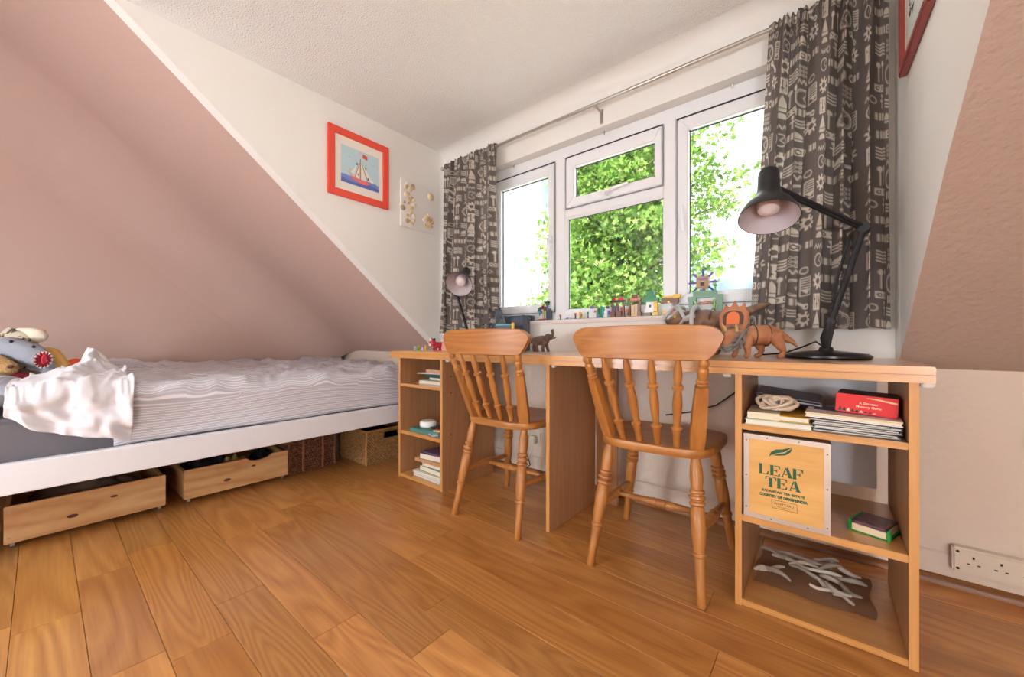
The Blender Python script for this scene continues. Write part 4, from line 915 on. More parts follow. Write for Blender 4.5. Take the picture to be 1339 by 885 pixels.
INK = C(78, 70, 42, .7); text('WHITTARD', .0092, FX(.49, .212), 'lettering', INK, TC, .0003, .0, 1.0); text('OF CHELSEA', .0045, FX(.49, .185), 'lettering', INK, TC, .0003, 0, 1.0, 'CENTER', 1.2)
b = B()
for dz in (0,):
    M = FX(.49, .215)
    for (xa, za, xb, zb_) in ((-.030, .012, .030, .012), (-.028, -.012, .032, -.012), (-.030, .012, -.028, -.012), (.030, .012, .032, -.012)):
        dx, dz_ = xb-xa, zb_-za; L = math.hypot(dx, dz_); ox, oz = -dz_/L*.0005, dx/L*.0005
        b.prism([(xa-ox, za-oz), (xb-ox, zb_-oz), (xb+ox, zb_+oz), (xa+ox, za+oz)], 0, .0003, M)
b.build('label_outline', INK, TC, smooth=False)
# card game on the middle shelf
KB = (.107, 1.485, Z2); k_ = thing('card_game', 'small book and dark card pack in a bright green case on the right middle shelf', 'game', KB)
KM = TR(*KB, 0, 0, -.35)
B().box(-.042, .042, -.048, .048, 0, .004, KM).box(-.046, -.038, -.048, .048, 0, .03, KM).box(.036, .044, -.048, -.034, 0, .028, KM).build('green_case', C(34, 150, 62), k_, bev=.002)
B().box(-.037, .035, -.046, .046, .0042, .022, KM).build('pages', C(222, 205, 170, .8), k_, smooth=False); B().box(-.037, .035, -.046, .046, .0222, .031, KM).build('dark_pack', mat('dark_card_print', (38, 34, 52), .3, var=(60, (120, 70, 80))), k_, bev=.001)
# driftwood on brown paper
b = B(); b.grid(lambda u, v: (-.19+.30*u+.006*math.sin(9*v), 1.50+.235*v+.006*math.sin(8*u), Z3+.001+.006*abs(N3(u*4, v*4))+.02*max(0, v-.8)+.03*max(0, u-.93)), 16, 12)
o = b.build('brown_paper', mat('brown_wrapping_paper', (146, 108, 78), .8, bump=(60, .3, .004)), ang=20, recalc=False); tag(o, 'creased brown paper under the driftwood on the lowest right shelf', 'paper')
DW = [mat('bleached_driftwood', (206, 190, 172), .9, bump=(120, .5, .003)), mat('grey_driftwood', (170, 156, 142), .9, bump=(120, .5, .003))]
rd_ = random.Random(11); stick = []
spots = [(-.145, 1.60, .5, .09), (-.135, 1.565, -.6, .10), (-.10, 1.66, -.25, .11), (-.07, 1.70, .15, .12), (-.11, 1.735, .3, .08), (-.03, 1.72, -.5, .1), (-.02, 1.66, -.2, .12), (.01, 1.69, .6, .09), (.02, 1.63, -.55, .09), (-.05, 1.63, -.15, .10), (.05, 1.72, -.35, .09), (.03, 1.56, -.6, .075), (-.005, 1.575, -.25, .07), (.06, 1.66, -.3, .08), (-.06, 1.665, .35, .085), (-.15, 1.68, -.15, .08), (-.005, 1.605, -.4, .06), (.06, 1.60, -.7, .07), (-.085, 1.69, -.6, .08), (.0, 1.74, .1, .07), (-.17, 1.57, .15, .05), (.04, 1.535, -.12, .05)]
for k, (x, y, a, L) in enumerate(spots):
    z = Z3+.012+.006*(k % 4); pts = []; rr_ = []
    for i in range(9):
        t = i/8-.5; bend = .012*math.sin(3*t+k); pts.append((x+L*t*math.cos(a)-bend*math.sin(a), y+L*t*math.sin(a)+bend*math.cos(a), z+.003*math.sin(5*t+k))); rr_.append((.0075 if k % 3 else .0062)*(1-.5*abs(2*t)**3)*(1+.18*math.sin(7*t+2*k)))
    o = B().tube(pts, rr_, 8).build('driftwood_stick', DW[k % 2], ang=60)
    tag(o, 'pale bleached driftwood stick heaped on brown paper on the lowest right shelf' if k % 2 == 0 else 'greyish driftwood stick heaped on brown paper on the lowest right shelf', 'driftwood', 'driftwood on the lowest shelf')

# ---------------------------------------------------------------- things on the desk
ZD = .7565
# horned dinosaur toy, facing the camera side
ORG = mat('orange_brown_toy_skin', (192, 132, 92), .5, bump=(260, .3, .002), var=(14, (176, 112, 74))); DKB = mat('dark_brown_toy_paint', (92, 58, 44), .5)
DINO = TR(-.19, 1.635, ZD, 0, 0, math.radians(212)) # local +x towards the head
def L2(ch): return [(tuple(DINO @ Vector(p)), r) for p, r in ch]
d1 = thing('toy_dinosaur', 'orange brown horned toy dinosaur with frill and grey muzzle, beside the black lamp', 'toy', (-.19, 1.635, ZD))
blob([L2(c) for c in ([((-.06, 0, .082), .026), ((-.03, 0, .084), .036), ((.01, 0, .082), .037), ((.045, 0, .08), .030), ((.075, 0, .085), .024)],
      [((-.06, 0, .085), .024), ((-.085, .004, .072), .015), ((-.108, .008, .06), .009), ((-.125, .01, .042), .0045)],
      [((-.045, .026, .075), .025), ((-.055, .034, .046), .016), ((-.068, .034, .026), .009), ((-.062, .034, .010), .009), ((-.052, .034, .007), .0085)],
      [((-.045, -.026, .075), .025), ((-.02, -.034, .046), .016), ((-.03, -.034, .026), .009), ((-.02, -.034, .010), .009), ((-.01, -.034, .007), .0085)],
      [((.045, .024, .066), .021), ((.052, .033, .042), .014), ((.048, .034, .020), .0095), ((.055, .034, .008), .0095)],
      [((.045, -.024, .066), .021), ((.064, -.033, .042), .014), ((.060, -.034, .020), .0095), ((.068, -.034, .008), .0095)])], .0035, 3).build('body', ORG, d1, ang=180)
HT = DINO @ TR(.075, 0, .088) @ TR(rz=.75) @ Matrix.Scale(1.12, 4) @ TR(-.075, 0, -.088)
def LH(ch): return [(tuple(HT @ Vector(p)), r*1.12) for p, r in ch]
blob([LH(c) for c in ([((.085, 0, .088), .024), ((.105, 0, .078), .022), ((.125, 0, .062), .016), ((.138, 0, .045), .009)],)], .0035, 3).build('head', ORG, d1, ang=180)
HD = HT @ TR(.088, 0, .095, 0, math.radians(-8), 0)
fp = [(-.026, -.012), (-.038, .02), (-.040, .05), (-.030, .066), (-.026, .082), (-.018, .07), (-.008, .072), (0, .090), (.008, .072), (.018, .07), (.026, .082), (.030, .066), (.040, .05), (.038, .02), (.026, -.012)]
FRM = HD @ Matrix.Scale(1.12, 4) @ Matrix(((0, 0, 1, 0), (1, 0, 0, 0), (0, 1, 0, 0), (0, 0, 0, 1)))
B().prism(fp, 0, .010, FRM).build('frill', ORG, d1, bev=.003)
B().prism([(x*.72, .006+(y-.006)*.80) for x, y in fp[1:-1] if y < .073], .0101, .0112, FRM).build('frill_border', DKB, d1)
B().prism([(x*.45, .012+(y-.012)*.72) for x, y in fp[1:-1] if y < .073], .0113, .0122, FRM).build('frill_patch', C(226, 118, 62, .5), d1)
for s in (-1, 1): B().lathe([(.006, 0), (.005, .015), (.0, .04)], 10, align(HT @ Vector((.105, s*.016, .094)), HT @ Vector((.125, s*.022, .125)))).build('horn', C(222, 176, 110), d1)
GRYT = mat('grey_toy_plastic', (128, 130, 132), .45)
mz = []
for k in range(5): mz.append([(.095+.011*k, -.030+.002*k, .10-.012*k), (.100+.011*k, 0, .112-.016*k), (.095+.011*k, .030-.002*k, .10-.012*k)])
b = B()
for q in mz: b.tube([HT @ Vector(p) for p in q], .0042, 7)
for s in (-1, 1):
    b.tube([HT @ Vector((.075, s*.036, .105)), HT @ Vector((.10, s*.031, .086)), HT @ Vector((.128, s*.022, .052)), HT @ Vector((.143, 0, .040))], .0048, 7)
    b.tube([HT @ Vector((.068, s*.036, .075)), HT @ Vector((.10, s*.030, .060)), HT @ Vector((.128, s*.020, .038)), HT @ Vector((.140, 0, .030))], .0045, 7)
    for x in (.078, .098, .118): b.tube([HT @ Vector((x, s*.034, .103-(x-.078)*.9)), HT @ Vector((x-.004, s*.033, .070-(x-.078)*.75))], .004, 6)
b.tube([HT @ Vector((.066, .036, .112)), HT @ Vector((.068, 0, .118)), HT @ Vector((.066, -.036, .112))], .007, 8); b.build('muzzle_cage', GRYT, d1)
for y0_ in (.018, -.028): B().tube([DINO @ Vector((y0_, .038*math.cos(a), .082+.039*math.sin(a))) for a in np.linspace(0, 2*PI, 20)[:-1]], .0018, 5, close=True).build('joint_seam', DKB, d1)
# larger meat-eating dinosaur behind
BRN = mat('brown_toy_skin', (146, 112, 88), .5, bump=(220, .4, .002), var=(18, (92, 66, 52)))
D2 = TR(-.37, 1.80, ZD, 0, 0, math.radians(176))
def L3(ch): return [(tuple(D2 @ Vector(p)), r) for p, r in ch]
d2 = thing('toy_dinosaur', 'big brown toy dinosaur with pale cage round its head, behind the second chair back', 'toy', (-.37, 1.80, ZD))
blob([L3(c) for c in ([((-.02, 0, .135), .052), ((.03, 0, .142), .056), ((.07, 0, .15), .045), ((.10, 0, .155), .035)],
      [((-.02, 0, .145), .045), ((-.08, 0, .16), .028), ((-.14, 0, .185), .018), ((-.19, .01, .205), .010), ((-.205, .012, .203), .006)],
      [((0, .04, .115), .038), ((.02, .05, .075), .024), ((-.01, .05, .035), .014), ((0, .05, .013), .014), ((.03, .05, .010), .011)],
      [((0, -.04, .115), .038), ((.02, -.05, .075), .024), ((-.01, -.05, .035), .014), ((0, -.05, .013), .014), ((.03, -.05, .010), .011)],
      [((.085, .034, .13), .014), ((.10, .04, .11), .009), ((.115, .04, .105), .007)], [((.085, -.034, .13), .014), ((.10, -.04, .11), .009), ((.115, -.04, .105), .007)])], .005, 3).build('body', BRN, d2, ang=180)
blob([L3(c) for c in ([((.105, 0, .158), .036), ((.13, 0, .16), .034), ((.165, 0, .148), .024), ((.185, 0, .14), .017)],)], .005, 2).build('head', BRN, d2, ang=180)
for s in (-1, 1): B().ell(D2 @ Vector((.15, s*.026, .168)), .006, 10, 7).build('eye', C(232, 190, 30, .3), d2)
PCG = mat('pale_grey_toy_plastic', (186, 184, 182), .45)
b = B()
for s in (-1, 1):
    lp = [(.10, s*.046, .155), (.125, s*.044, .205), (.15, s*.042, .212), (.20, s*.036, .155), (.175, s*.038, .105), (.15, s*.042, .100)]
    b.tube([D2 @ Vector(p) for p in lp], .009, 8, close=True)
    b.tube([D2 @ Vector((.10, s*.046, .155)), D2 @ Vector((.06, s*.05, .17))], .012, 8)
for p in ((.135, .212), (.20, .155), (.16, .10)): b.tube([D2 @ Vector((p[0], -.042, p[1])), D2 @ Vector((p[0], .042, p[1]))], .008, 8)
b.tube([D2 @ Vector((.07, .055*math.cos(a), .15+.06*math.sin(a))) for a in np.linspace(0, 2*PI, 20)[:-1]], .010, 7, close=True); b.build('head_cage', PCG, d2)
for x in (.0, -.045): B().tube([D2 @ Vector((x, (.057+x*.2)*math.cos(a), .14+(.057+x*.2)*math.sin(a))) for a in np.linspace(0, 2*PI, 22)[:-1]], .002, 5, close=True).build('joint_seam', DKB, d2)
# elephant
ELE = mat('dark_carved_elephant', (112, 88, 76), .45, var=(30, (88, 66, 56)))
E_ = TR(-1.22, 1.76, ZD, 0, 0, math.radians(22))
LE = lambda ch: [(tuple(E_ @ Vector(p)), r) for p, r in ch]
el = thing('elephant_figurine', 'small dark carved elephant with raised trunk on the desk below the sill', 'figurine', (-1.22, 1.76, ZD))
blob([LE(c) for c in ([((-.035, 0, .060), .026), ((0, 0, .064), .028), ((.022, 0, .066), .022)], [((.032, 0, .082), .020), ((.048, 0, .080), .014), ((.058, 0, .088), .0095), ((.060, 0, .104), .008), ((.053, 0, .116), .007), ((.061, 0, .121), .006)],
      [((-.045, .014, .05), .014), ((-.052, .014, .02), .0095), ((-.050, .014, .007), .010)], [((-.038, -.014, .05), .014), ((-.028, -.014, .02), .0095), ((-.026, -.014, .007), .010)],
      [((.018, .014, .05), .013), ((.026, .014, .02), .009), ((.030, .014, .007), .0095)], [((.014, -.014, .05), .013), ((.006, -.014, .02), .009), ((.008, -.014, .007), .0095)],
      [((-.058, 0, .068), .004), ((-.068, 0, .045), .003)])], .003, 2).build('body', ELE, el, ang=180)
for s in (-1, 1):
    B().ell(E_ @ Vector((.022, s*.021, .078)), (.004, .004, .004)).ell((0, 0, 0), (.013, .0035, .018), M=E_ @ TR(.022, s*.022, .076, .25*s, 0, .4*s)).build('ear', ELE, el)
    B().tube([E_ @ Vector((.046, s*.008, .074)), E_ @ Vector((.066, s*.011, .074)), E_ @ Vector((.080, s*.012, .084))], [.0035, .003, .0012], 7).build('tusk', ELE, el)
# black dragon-like toy, grey box, book stand at the bed end
BD = mat('black_toy_skin', (44, 48, 56), .4, var=(30, (92, 98, 104)))
D3 = TR(-1.53, 1.765, ZD, 0, 0, math.radians(170)); L4 = lambda ch: [(tuple(D3 @ Vector(p)), r) for p, r in ch]
d3 = thing('toy_dinosaur', 'black upright toy dinosaur with snarling head behind the nearer chair back', 'toy', (-1.53, 1.79, ZD))
blob([L4(c) for c in ([((-.06, 0, .05), .03), ((-.02, 0, .11), .045), ((.0, 0, .16), .035), ((.012, 0, .21), .024), ((.022, 0, .235), .02)], [((.02, 0, .238), .022), ((.06, 0, .245), .016), ((.085, 0, .243), .010)], [((.02, 0, .228), .014), ((.05, 0, .218), .011), ((.075, 0, .212), .007)],
      [((-.06, 0, .06), .03), ((-.12, .0, .04), .018), ((-.17, 0, .03), .008)], [((-.02, .035, .09), .03), ((.01, .045, .045), .016), ((-.005, .045, .015), .015), ((.02, .045, .012), .011)], [((-.02, -.035, .09), .03), ((.01, -.045, .045), .016), ((-.005, -.045, .015), .015), ((.02, -.045, .012), .011)],
      [((.01, .035, .15), .012), ((.05, .04, .13), .008), ((.06, .04, .15), .006)], [((.01, -.035, .15), .012), ((.05, -.04, .13), .008), ((.06, -.04, .15), .006)])], .0045, 2).build('body', BD, d3, ang=180)
for k in range(6): B().lathe([(.007, 0), (0, .022)], 6, align(D3 @ Vector((.012-.012*k, 0, .255-.034*k)), D3 @ Vector((-.03-.012*k, 0, .275-.034*k)))).build('spike', BD, d3)
for s in (-1, 1): B().ell(D3 @ Vector((.048, s*.015, .25)), .004, 8, 6).build('eye', C(235, 180, 60, .3), d3)
bxg = thing('storage_file', 'dark grey open file box standing on the desk by the window', 'box', (-1.485, 1.865, ZD)); GB2 = mat('dark_grey_file_card', (84, 90, 100), .5)
for n_, q in (('back', (-1.57, -1.41, 1.898, 1.902, ZD, .975)), ('side', (-1.57, -1.566, 1.83, 1.898, ZD, .972)), ('side', (-1.414, -1.41, 1.83, 1.898, ZD, .972)), ('front', (-1.566, -1.414, 1.83, 1.834, ZD, .955)), ('bottom', (-1.566, -1.414, 1.834, 1.898, ZD, ZD+.004))): bx(n_, *q, GB2, bxg, 0)
bs = thing('picture_book', 'upright children book with yellow spine and teal edge in front of the grey file box', 'book', (-1.46, 1.80, ZD))
BSM = TR(-1.445, 1.70, ZD, -.0, 0, .2)
B().box(-.055, .05, -.006, .006, 0, .150, BSM).build('cover', C(70, 78, 88), bs, bev=.001); B().box(.0505, .062, -.008, .008, 0, .165, BSM).build('spine', C(240, 190, 30), bs, bev=.002); B().box(-.055, .05, -.0075, .0075, .1502, .156, BSM).build('top_edge', C(80, 190, 200), bs, smooth=False); B().box(.052, .0605, -.0083, -.0079, .03, .12, BSM).build('spine_label', C(130, 200, 60), bs, smooth=False)
tb = B().box(-1.62, -1.59, 1.75, 1.78, ZD, .885).build('toy_tube', C(90, 180, 210), bev=.005); tag(tb, 'light blue toy tube left of the black toy dinosaur', 'toy')
# small figures on the far left end of the desk
RB = C(196, 44, 60, .4)
cw = thing('toy_cow', 'small red and white blocky toy bull on the bed end of the desk', 'toy', (-1.865, 1.55, ZD)); CM = TR(-1.865, 1.55, ZD, 0, 0, -.35)
B().box(-.022, .022, -.02, .035, .016, .052, CM).build('body', RB, cw, bev=.008, seg=3); B().box(-.025, .025, -.045, -.012, .026, .068, CM).build('head', RB, cw, bev=.008, seg=3)
B().box(-.018, .018, -.049, -.042, .028, .044, CM).build('muzzle', C(236, 226, 222, .4), cw, bev=.003); B().box(-.008, .008, -.0465, -.03, .052, .0695, CM).build('blaze', C(238, 232, 228, .4), cw, bev=.002)
for s in (-1, 1):
    B().ell(CM @ Vector((s*.024, -.026, .068)), .009, 10, 7).build('ear', BLACKP, cw); B().ell(CM @ Vector((s*.012, -.046, .056)), .003, 8, 6).build('eye', BLACKP, cw)
    for y in (-.012, .025): B().box(s*.012-.008, s*.012+.008, y-.008, y+.008, 0, .02, CM).build('leg', RB, cw, bev=.002)
fg = thing('toy_figure', 'pink and red toy figure with dark shoulder half hidden by the chair back', 'toy', (-1.79, 1.55, ZD))
B().lathe([(.014, 0), (.016, .02), (.012, .035), (.013, .05), (.008, .056), (0, .058)], 14, TR(-1.80, 1.55, ZD)).build('body', C(226, 150, 140), fg); B().box(-1.79, -1.762, 1.54, 1.56, ZD, ZD+.042).build('base_block', C(226, 186, 130), fg, bev=.002); B().box(-1.79, -1.765, 1.54, 1.56, ZD+.043, ZD+.062).build('cap', C(40, 44, 52), fg, bev=.002); B().prism([(-.018, 0), (.02, .008), (.02, .014), (-.01, .008)], -.006, .006, TR(-1.785, 1.55, ZD+.06, PI/2)).build('hat', C(214, 50, 60), fg)
for x, lab, c, h, w_ in ((-2.045, 'clear grey toy brick', (190, 196, 196), .024, .014), (-2.008, 'green leafy toy plant', (110, 180, 60), .026, .016), (-1.982, 'cream toy pebble', (226, 200, 150), .010, .018), (-1.968, 'white and pink toy flower', (230, 190, 215), .028, .010), (-1.935, 'yellow toy duck', (236, 190, 50), .030, .012)):
    t = thing('toy_brick' if 'brick' in lab else 'toy_'+lab.split()[-1], lab+' standing on the bed end of the desk', 'toy', (x, 1.52, ZD))
    B().box(x-w_/2, x+w_/2, 1.513, 1.527, ZD, ZD+h*.7).build('base_block', C(*c), t, bev=.002); B().ell((x, 1.52, ZD+h*.8), (w_*.45, w_*.45, h*.28), 10, 7).build('top', C(*[min(255, v+15) for v in c]) if 'pink' not in lab else C(190, 80, 160), t)

# ---------------------------------------------------------------- brick toys along the window sill
ZS_ = .9425
BR = {'brown': (118, 66, 40), 'orange': (214, 110, 44), 'red': (196, 40, 36), 'yellow': (244, 190, 40), 'green': (36, 130, 72), 'white': (238, 238, 238), 'grey': (130, 136, 142), 'dark': (70, 78, 92), 'tan': (214, 184, 130), 'blue': (60, 96, 180), 'purple': (130, 92, 190), 'teal': (60, 170, 160), 'sand': (120, 160, 132), 'black': (36, 36, 42), 'pink': (220, 110, 170), 'lime': (130, 196, 60)}
def bricks(name, label, lst, x, y=1.965, group=None, cat='toy', z=ZS_, k_=1.):
    """a toy built of studded bricks; each (colour, x0, x1, z0, z1[, depth]) in mm around (x, y)"""
    t = thing(name, label, cat, (x, y, z), 0, group)
    for e in lst:
        c, a0, a1, b0, b1 = e[:5]; a0, a1 = a0*k_, a1*k_; d = (e[5] if len(e) > 5 else 16)/2; dy = e[6] if len(e) > 6 else 0
        b = B(); b.box(x+a0/1000, x+a1/1000, y+(dy-d)/1000, y+(dy+d)/1000, z+b0/1000, z+b1/1000)
        if a1-a0 >= 7:
            k = max(1, int((a1-a0)/8))
            for i in range(k): b.lathe([(.0024, 0), (.0024, .0017), (0, .0017)], 8, TR(x+(a0+(i+.5)*(a1-a0)/k)/1000, y+dy/1000, z+b1/1000))
        b.build('brick', C(*BR[c], .3), t, smooth=False)
    return t
bricks('toy_figure', 'red and blue brick figure at the far left of the sill by the grey box', [('dark', -8, 8, 0, 4), ('blue', -6, 6, 4, 18), ('red', -7, 7, 18, 28), ('orange', -4, 4, 28, 36)], -1.497)
bricks('toy_chest', 'dark grey brick cube toy on the sill beside the red and blue figure', [('dark', -16, 16, 0, 30, 26), ('grey', -14, 14, 30, 34, 24), ('tan', -4, 4, 10, 20, 27)], -1.445)
bricks('toy_tree_house', 'brick tree house with grey tower on the sill before the left window post', [('dark', -48, 52, 0, 4, 40), ('red', -30, 10, 4, 9, 30), ('tan', -8, 2, 9, 75, 10), ('white', -24, -12, 9, 40), ('blue', -46, -22, 55, 62, 20), ('teal', -34, -22, 30, 55), ('pink', -38, -26, 42, 50), ('brown', -28, 4, 68, 84, 24), ('brown', 4, 20, 60, 80, 20), ('white', 14, 22, 9, 60), ('dark', 22, 50, 4, 62, 30), ('green', 14, 40, 62, 72, 20), ('purple', 18, 28, 72, 92, 10), ('green', 14, 34, 92, 106, 14), ('black', 10, 38, 106, 114, 12), ('orange', -10, 0, 90, 100, 10), ('black', -16, -6, 84, 92, 10), ('green', -42, -30, 62, 80, 12)], -1.345, 1.962)
for x, lab, l_ in ((-1.232, 'orange topped black toy torch on a grey plate, nearest the left post', [('dark', -14, 14, 0, 3, 16), ('black', -2, 2, 3, 20, 4), ('orange', -5, 5, 20, 30, 9)]), (-1.175, 'low pale blue brick rubble between the toy torches', [('grey', -26, 22, 0, 4, 20), ('blue', -12, 2, 4, 10), ('white', 4, 16, 4, 9)]), (-1.128, 'taller orange and black toy torch on the sill', [('dark', -12, 10, 0, 4, 16), ('black', -3, 3, 4, 24, 6), ('orange', -5, 5, 24, 36, 9)]), (-1.088, 'yellow frame shaped brick toy beside the torches', [('grey', -16, 16, 0, 4, 18), ('yellow', -12, -5, 4, 24), ('grey', -4, 4, 4, 28, 8), ('yellow', -12, -2, 26, 40), ('yellow', 5, 14, 4, 12)]), (-1.035, 'short orange and black brick toy left of the spotted figure', [('grey', -18, 10, 0, 4, 18), ('black', -6, 8, 4, 12), ('orange', -8, 0, 12, 22)])):
    bricks('toy_torch' if 'torch' in lab.split('on')[0] else 'brick_toy', lab, l_, x)
bricks('toy_figure', 'white dotted brick animal with purple top and blue green side', [('green', -28, 34, 0, 3, 24), ('purple', -26, -16, 3, 14), ('teal', -26, -16, 14, 28), ('green', -26, -14, 28, 38), ('white', -12, 12, 3, 44, 20), ('white', -8, 8, 44, 56, 14), ('purple', -7, 9, 56, 70, 12), ('white', 14, 32, 3, 32, 18), ('pink', 20, 28, 32, 44, 10)], -1.025)
bricks('toy_figure', 'teal and white brick figures standing left of the brown gatehouse', [('green', -36, 36, 0, 3, 24), ('purple', -34, -20, 3, 12), ('teal', -34, -20, 12, 24), ('green', -32, -22, 24, 56), ('green', -16, -4, 3, 66, 6), ('teal', -4, 6, 20, 62, 12), ('white', 8, 28, 3, 40, 18), ('white', 12, 24, 40, 52, 12), ('dark', 18, 34, 52, 64, 14), ('purple', 28, 36, 18, 40, 12)], -.953)
bricks('toy_gatehouse', 'brown pillared brick gatehouse with red and yellow roof on the sill', [('brown', -46, 42, 0, 5, 44), ('brown', -40, -30, 5, 82, 12), ('brown', -14, -2, 5, 82, 12), ('brown', 22, 32, 5, 82, 12), ('brown', -44, -20, 5, 32, 20), ('brown', -4, 16, 5, 34, 18), ('blue', -26, -18, 32, 60, 10), ('red', 14, 24, 34, 56, 10), ('black', -46, 40, 82, 92, 22), ('red', -38, -16, 92, 104), ('yellow', -16, 0, 92, 104), ('red', 0, 30, 92, 106)], -.862, 1.962)
bricks('toy_gatehouse', 'second brown brick gatehouse with orange roof, left of the green brick tree', [('orange', -50, 44, 0, 4, 44), ('brown', -44, -34, 4, 78, 14), ('brown', 22, 34, 4, 78, 14), ('tan', -26, -6, 4, 62, 10), ('tan', -4, 16, 4, 66, 12), ('brown', 16, 40, 4, 26, 22), ('orange', -62, -48, 24, 42, 14), ('green', -58, -50, 8, 24, 12), ('brown', -48, 42, 78, 86, 26), ('orange', -30, 28, 86, 96, 22), ('brown', -22, 20, 96, 116, 18)], -.772, 1.966, k_=.8)
bricks('toy_tree', 'green brick tree above a white and yellow brick house on the sill', [('green', -60, 70, 0, 4, 44), ('brown', -50, 0, 4, 18, 24), ('yellow', 8, 50, 4, 20, 18), ('white', -30, 20, 20, 72, 20), ('black', -10, 4, 44, 58, 21), ('yellow', 20, 44, 24, 74, 18), ('green', -54, 50, 74, 94, 28), ('green', -36, 30, 94, 106, 24), ('green', -26, 22, 106, 126, 20), ('green', -12, 12, 126, 136, 14), ('white', -46, -32, 20, 38, 14)], -.690, 1.966, k_=.75)
bricks('toy_fort', 'yellow and brown brick fort on the sill behind the caged toy dinosaur', [('green', -44, 60, 0, 4, 44), ('yellow', -40, 0, 4, 22, 18), ('white', 2, 14, 4, 62, 10), ('red', 18, 40, 4, 24, 16), ('brown', -44, 60, 62, 88, 22), ('yellow', -40, 60, 88, 96, 20), ('yellow', 30, 70, 84, 102, 24), ('brown', 30, 54, 24, 62, 14), ('yellow', -6, 8, 62, 72, 23)], -.602, 1.966, k_=.75)
gt = bricks('toy_gateway', 'dark green brick gateway with lime pillars behind the brown toy dinosaur', [('sand', -80, -58, 0, 62, 20), ('sand', 58, 82, 0, 62, 20), ('sand', -84, -44, 62, 84, 20), ('sand', 50, 84, 62, 88, 20), ('lime', -52, -44, 0, 62, 10), ('lime', 40, 48, 0, 66, 10), ('sand', -58, 56, 86, 108, 22), ('sand', -50, 50, 78, 86, 18), ('orange', -24, -14, 46, 58, 10), ('orange', -4, 8, 48, 62, 10), ('orange', 16, 26, 46, 60, 10), ('lime', 44, 52, 100, 146, 8), ('green', 40, 56, 128, 134, 16), ('blue', -26, -2, 108, 116, 12), ('red', -6, 2, 108, 118, 10)], -.437, 1.963, k_=.88)
sx, sz = -.447, 1.148
t = thing('spiked_toy', 'tan brick block toy with purple and blue spikes on top of the green gateway', 'toy', (sx, 1.963, ZS_+.117))
B().box(sx-.026, sx+.026, 1.945, 1.981, ZS_+.122, ZS_+.176).build('block', C(190, 150, 110, .4), t, bev=.003)
B().box(sx-.02, sx+.022, 1.940, 1.946, ZS_+.160, ZS_+.166).build('brick', C(*BR['purple']), t, smooth=False); B().box(sx-.007, sx+.008, 1.940, 1.946, ZS_+.130, ZS_+.148).build('brick', C(*BR['black']), t, smooth=False)
for a, c in ((90, 'blue'), (45, 'purple'), (135, 'purple'), (0, 'purple'), (180, 'purple'), (-42, 'blue'), (-138, 'blue'), (-90, 'pink')):
    a = math.radians(a); p = Vector((sx, 1.963, ZS_+.149)); d_ = Vector((math.cos(a), 0, math.sin(a)))
    B().tube([p+d_*.028, p+d_*(.062 if c != 'pink' else .032)], .005, 6).build('spike', C(*BR[c], .3), t)

# ---------------------------------------------------------------- outside: trees beyond the glass
m, n, l, b_ = new_mat('sunlit_leaves'); at = nd(n, 'Attribute'); at.attribute_name = 'tone'; r = nd(n, 'ValToRGB'); e = r.color_ramp.elements
e[0].position = 0; e[0].color = lin((80, 124, 48)); e[1].position = 1; e[1].color = lin((194, 212, 118))
x_ = r.color_ramp.elements.new(.55); x_.color = lin((128, 166, 72))
l.new(at.outputs['Fac'], r.inputs['Fac']); l.new(r.outputs['Color'], b_.inputs['Base Color']); b_.inputs['Roughness'].default_value = .45
tr = nd(n, 'BsdfTranslucent'); l.new(r.outputs['Color'], tr.inputs['Color']); ms = nd(n, 'MixShader', Fac=.4); l.new(b_.outputs[0], ms.inputs[1]); l.new(tr.outputs[0], ms.inputs[2]); l.new(ms.outputs[0], n['Material Output'].inputs['Surface']); LEAF = m
BARK = mat('tree_bark', (112, 92, 74), .9, bump=(20, .6, .02))
def leaves(P, size, seed):
    """a five-lobed folded leaf at each point"""
    g_ = np.random.default_rng(seed); n_ = len(P)
    lobe = np.array([(0, 0), (.25, .22), (.5, .12), (.42, .38), (.15, .5), (.12, .95)]) # half outline
    base = np.array([(0, -.1, 0), (.42, -.02, .1), (.22, .22, .04), (.55, .48, .12), (.20, .52, .05), (0, 1, -.06), (-.20, .52, .05), (-.55, .48, .12), (-.22, .22, .04), (-.42, -.02, .1)])
    q = g_.normal(size=(n_, 4)); q[:, 3] *= 1.0; q /= np.linalg.norm(q, axis=1)[:, None]; a, x, y, z = q.T
    R = np.stack([1-2*(y*y+z*z), 2*(x*y-a*z), 2*(x*z+a*y), 2*(x*y+a*z), 1-2*(x*x+z*z), 2*(y*z-a*x), 2*(x*z-a*y), 2*(y*z+a*x), 1-2*(x*x+y*y)], -1).reshape(-1, 3, 3)
    s = size*g_.uniform(.7, 1.25, n_)
    V = np.einsum('nij,kj->nki', R, base)*s[:, None, None]+P[:, None, :]
    k = len(base); tri = np.array([(0, 1, 2), (0, 2, 5), (2, 3, 4), (2, 4, 5), (0, 5, 8), (5, 6, 8), (6, 7, 8), (0, 8, 9)])
    F = (np.arange(n_)[:, None, None]*k+tri[None]).reshape(-1, 3)
    return V.reshape(-1, 3), F, np.repeat(np.clip(g_.normal(.5, .22, n_), 0, 1), k)
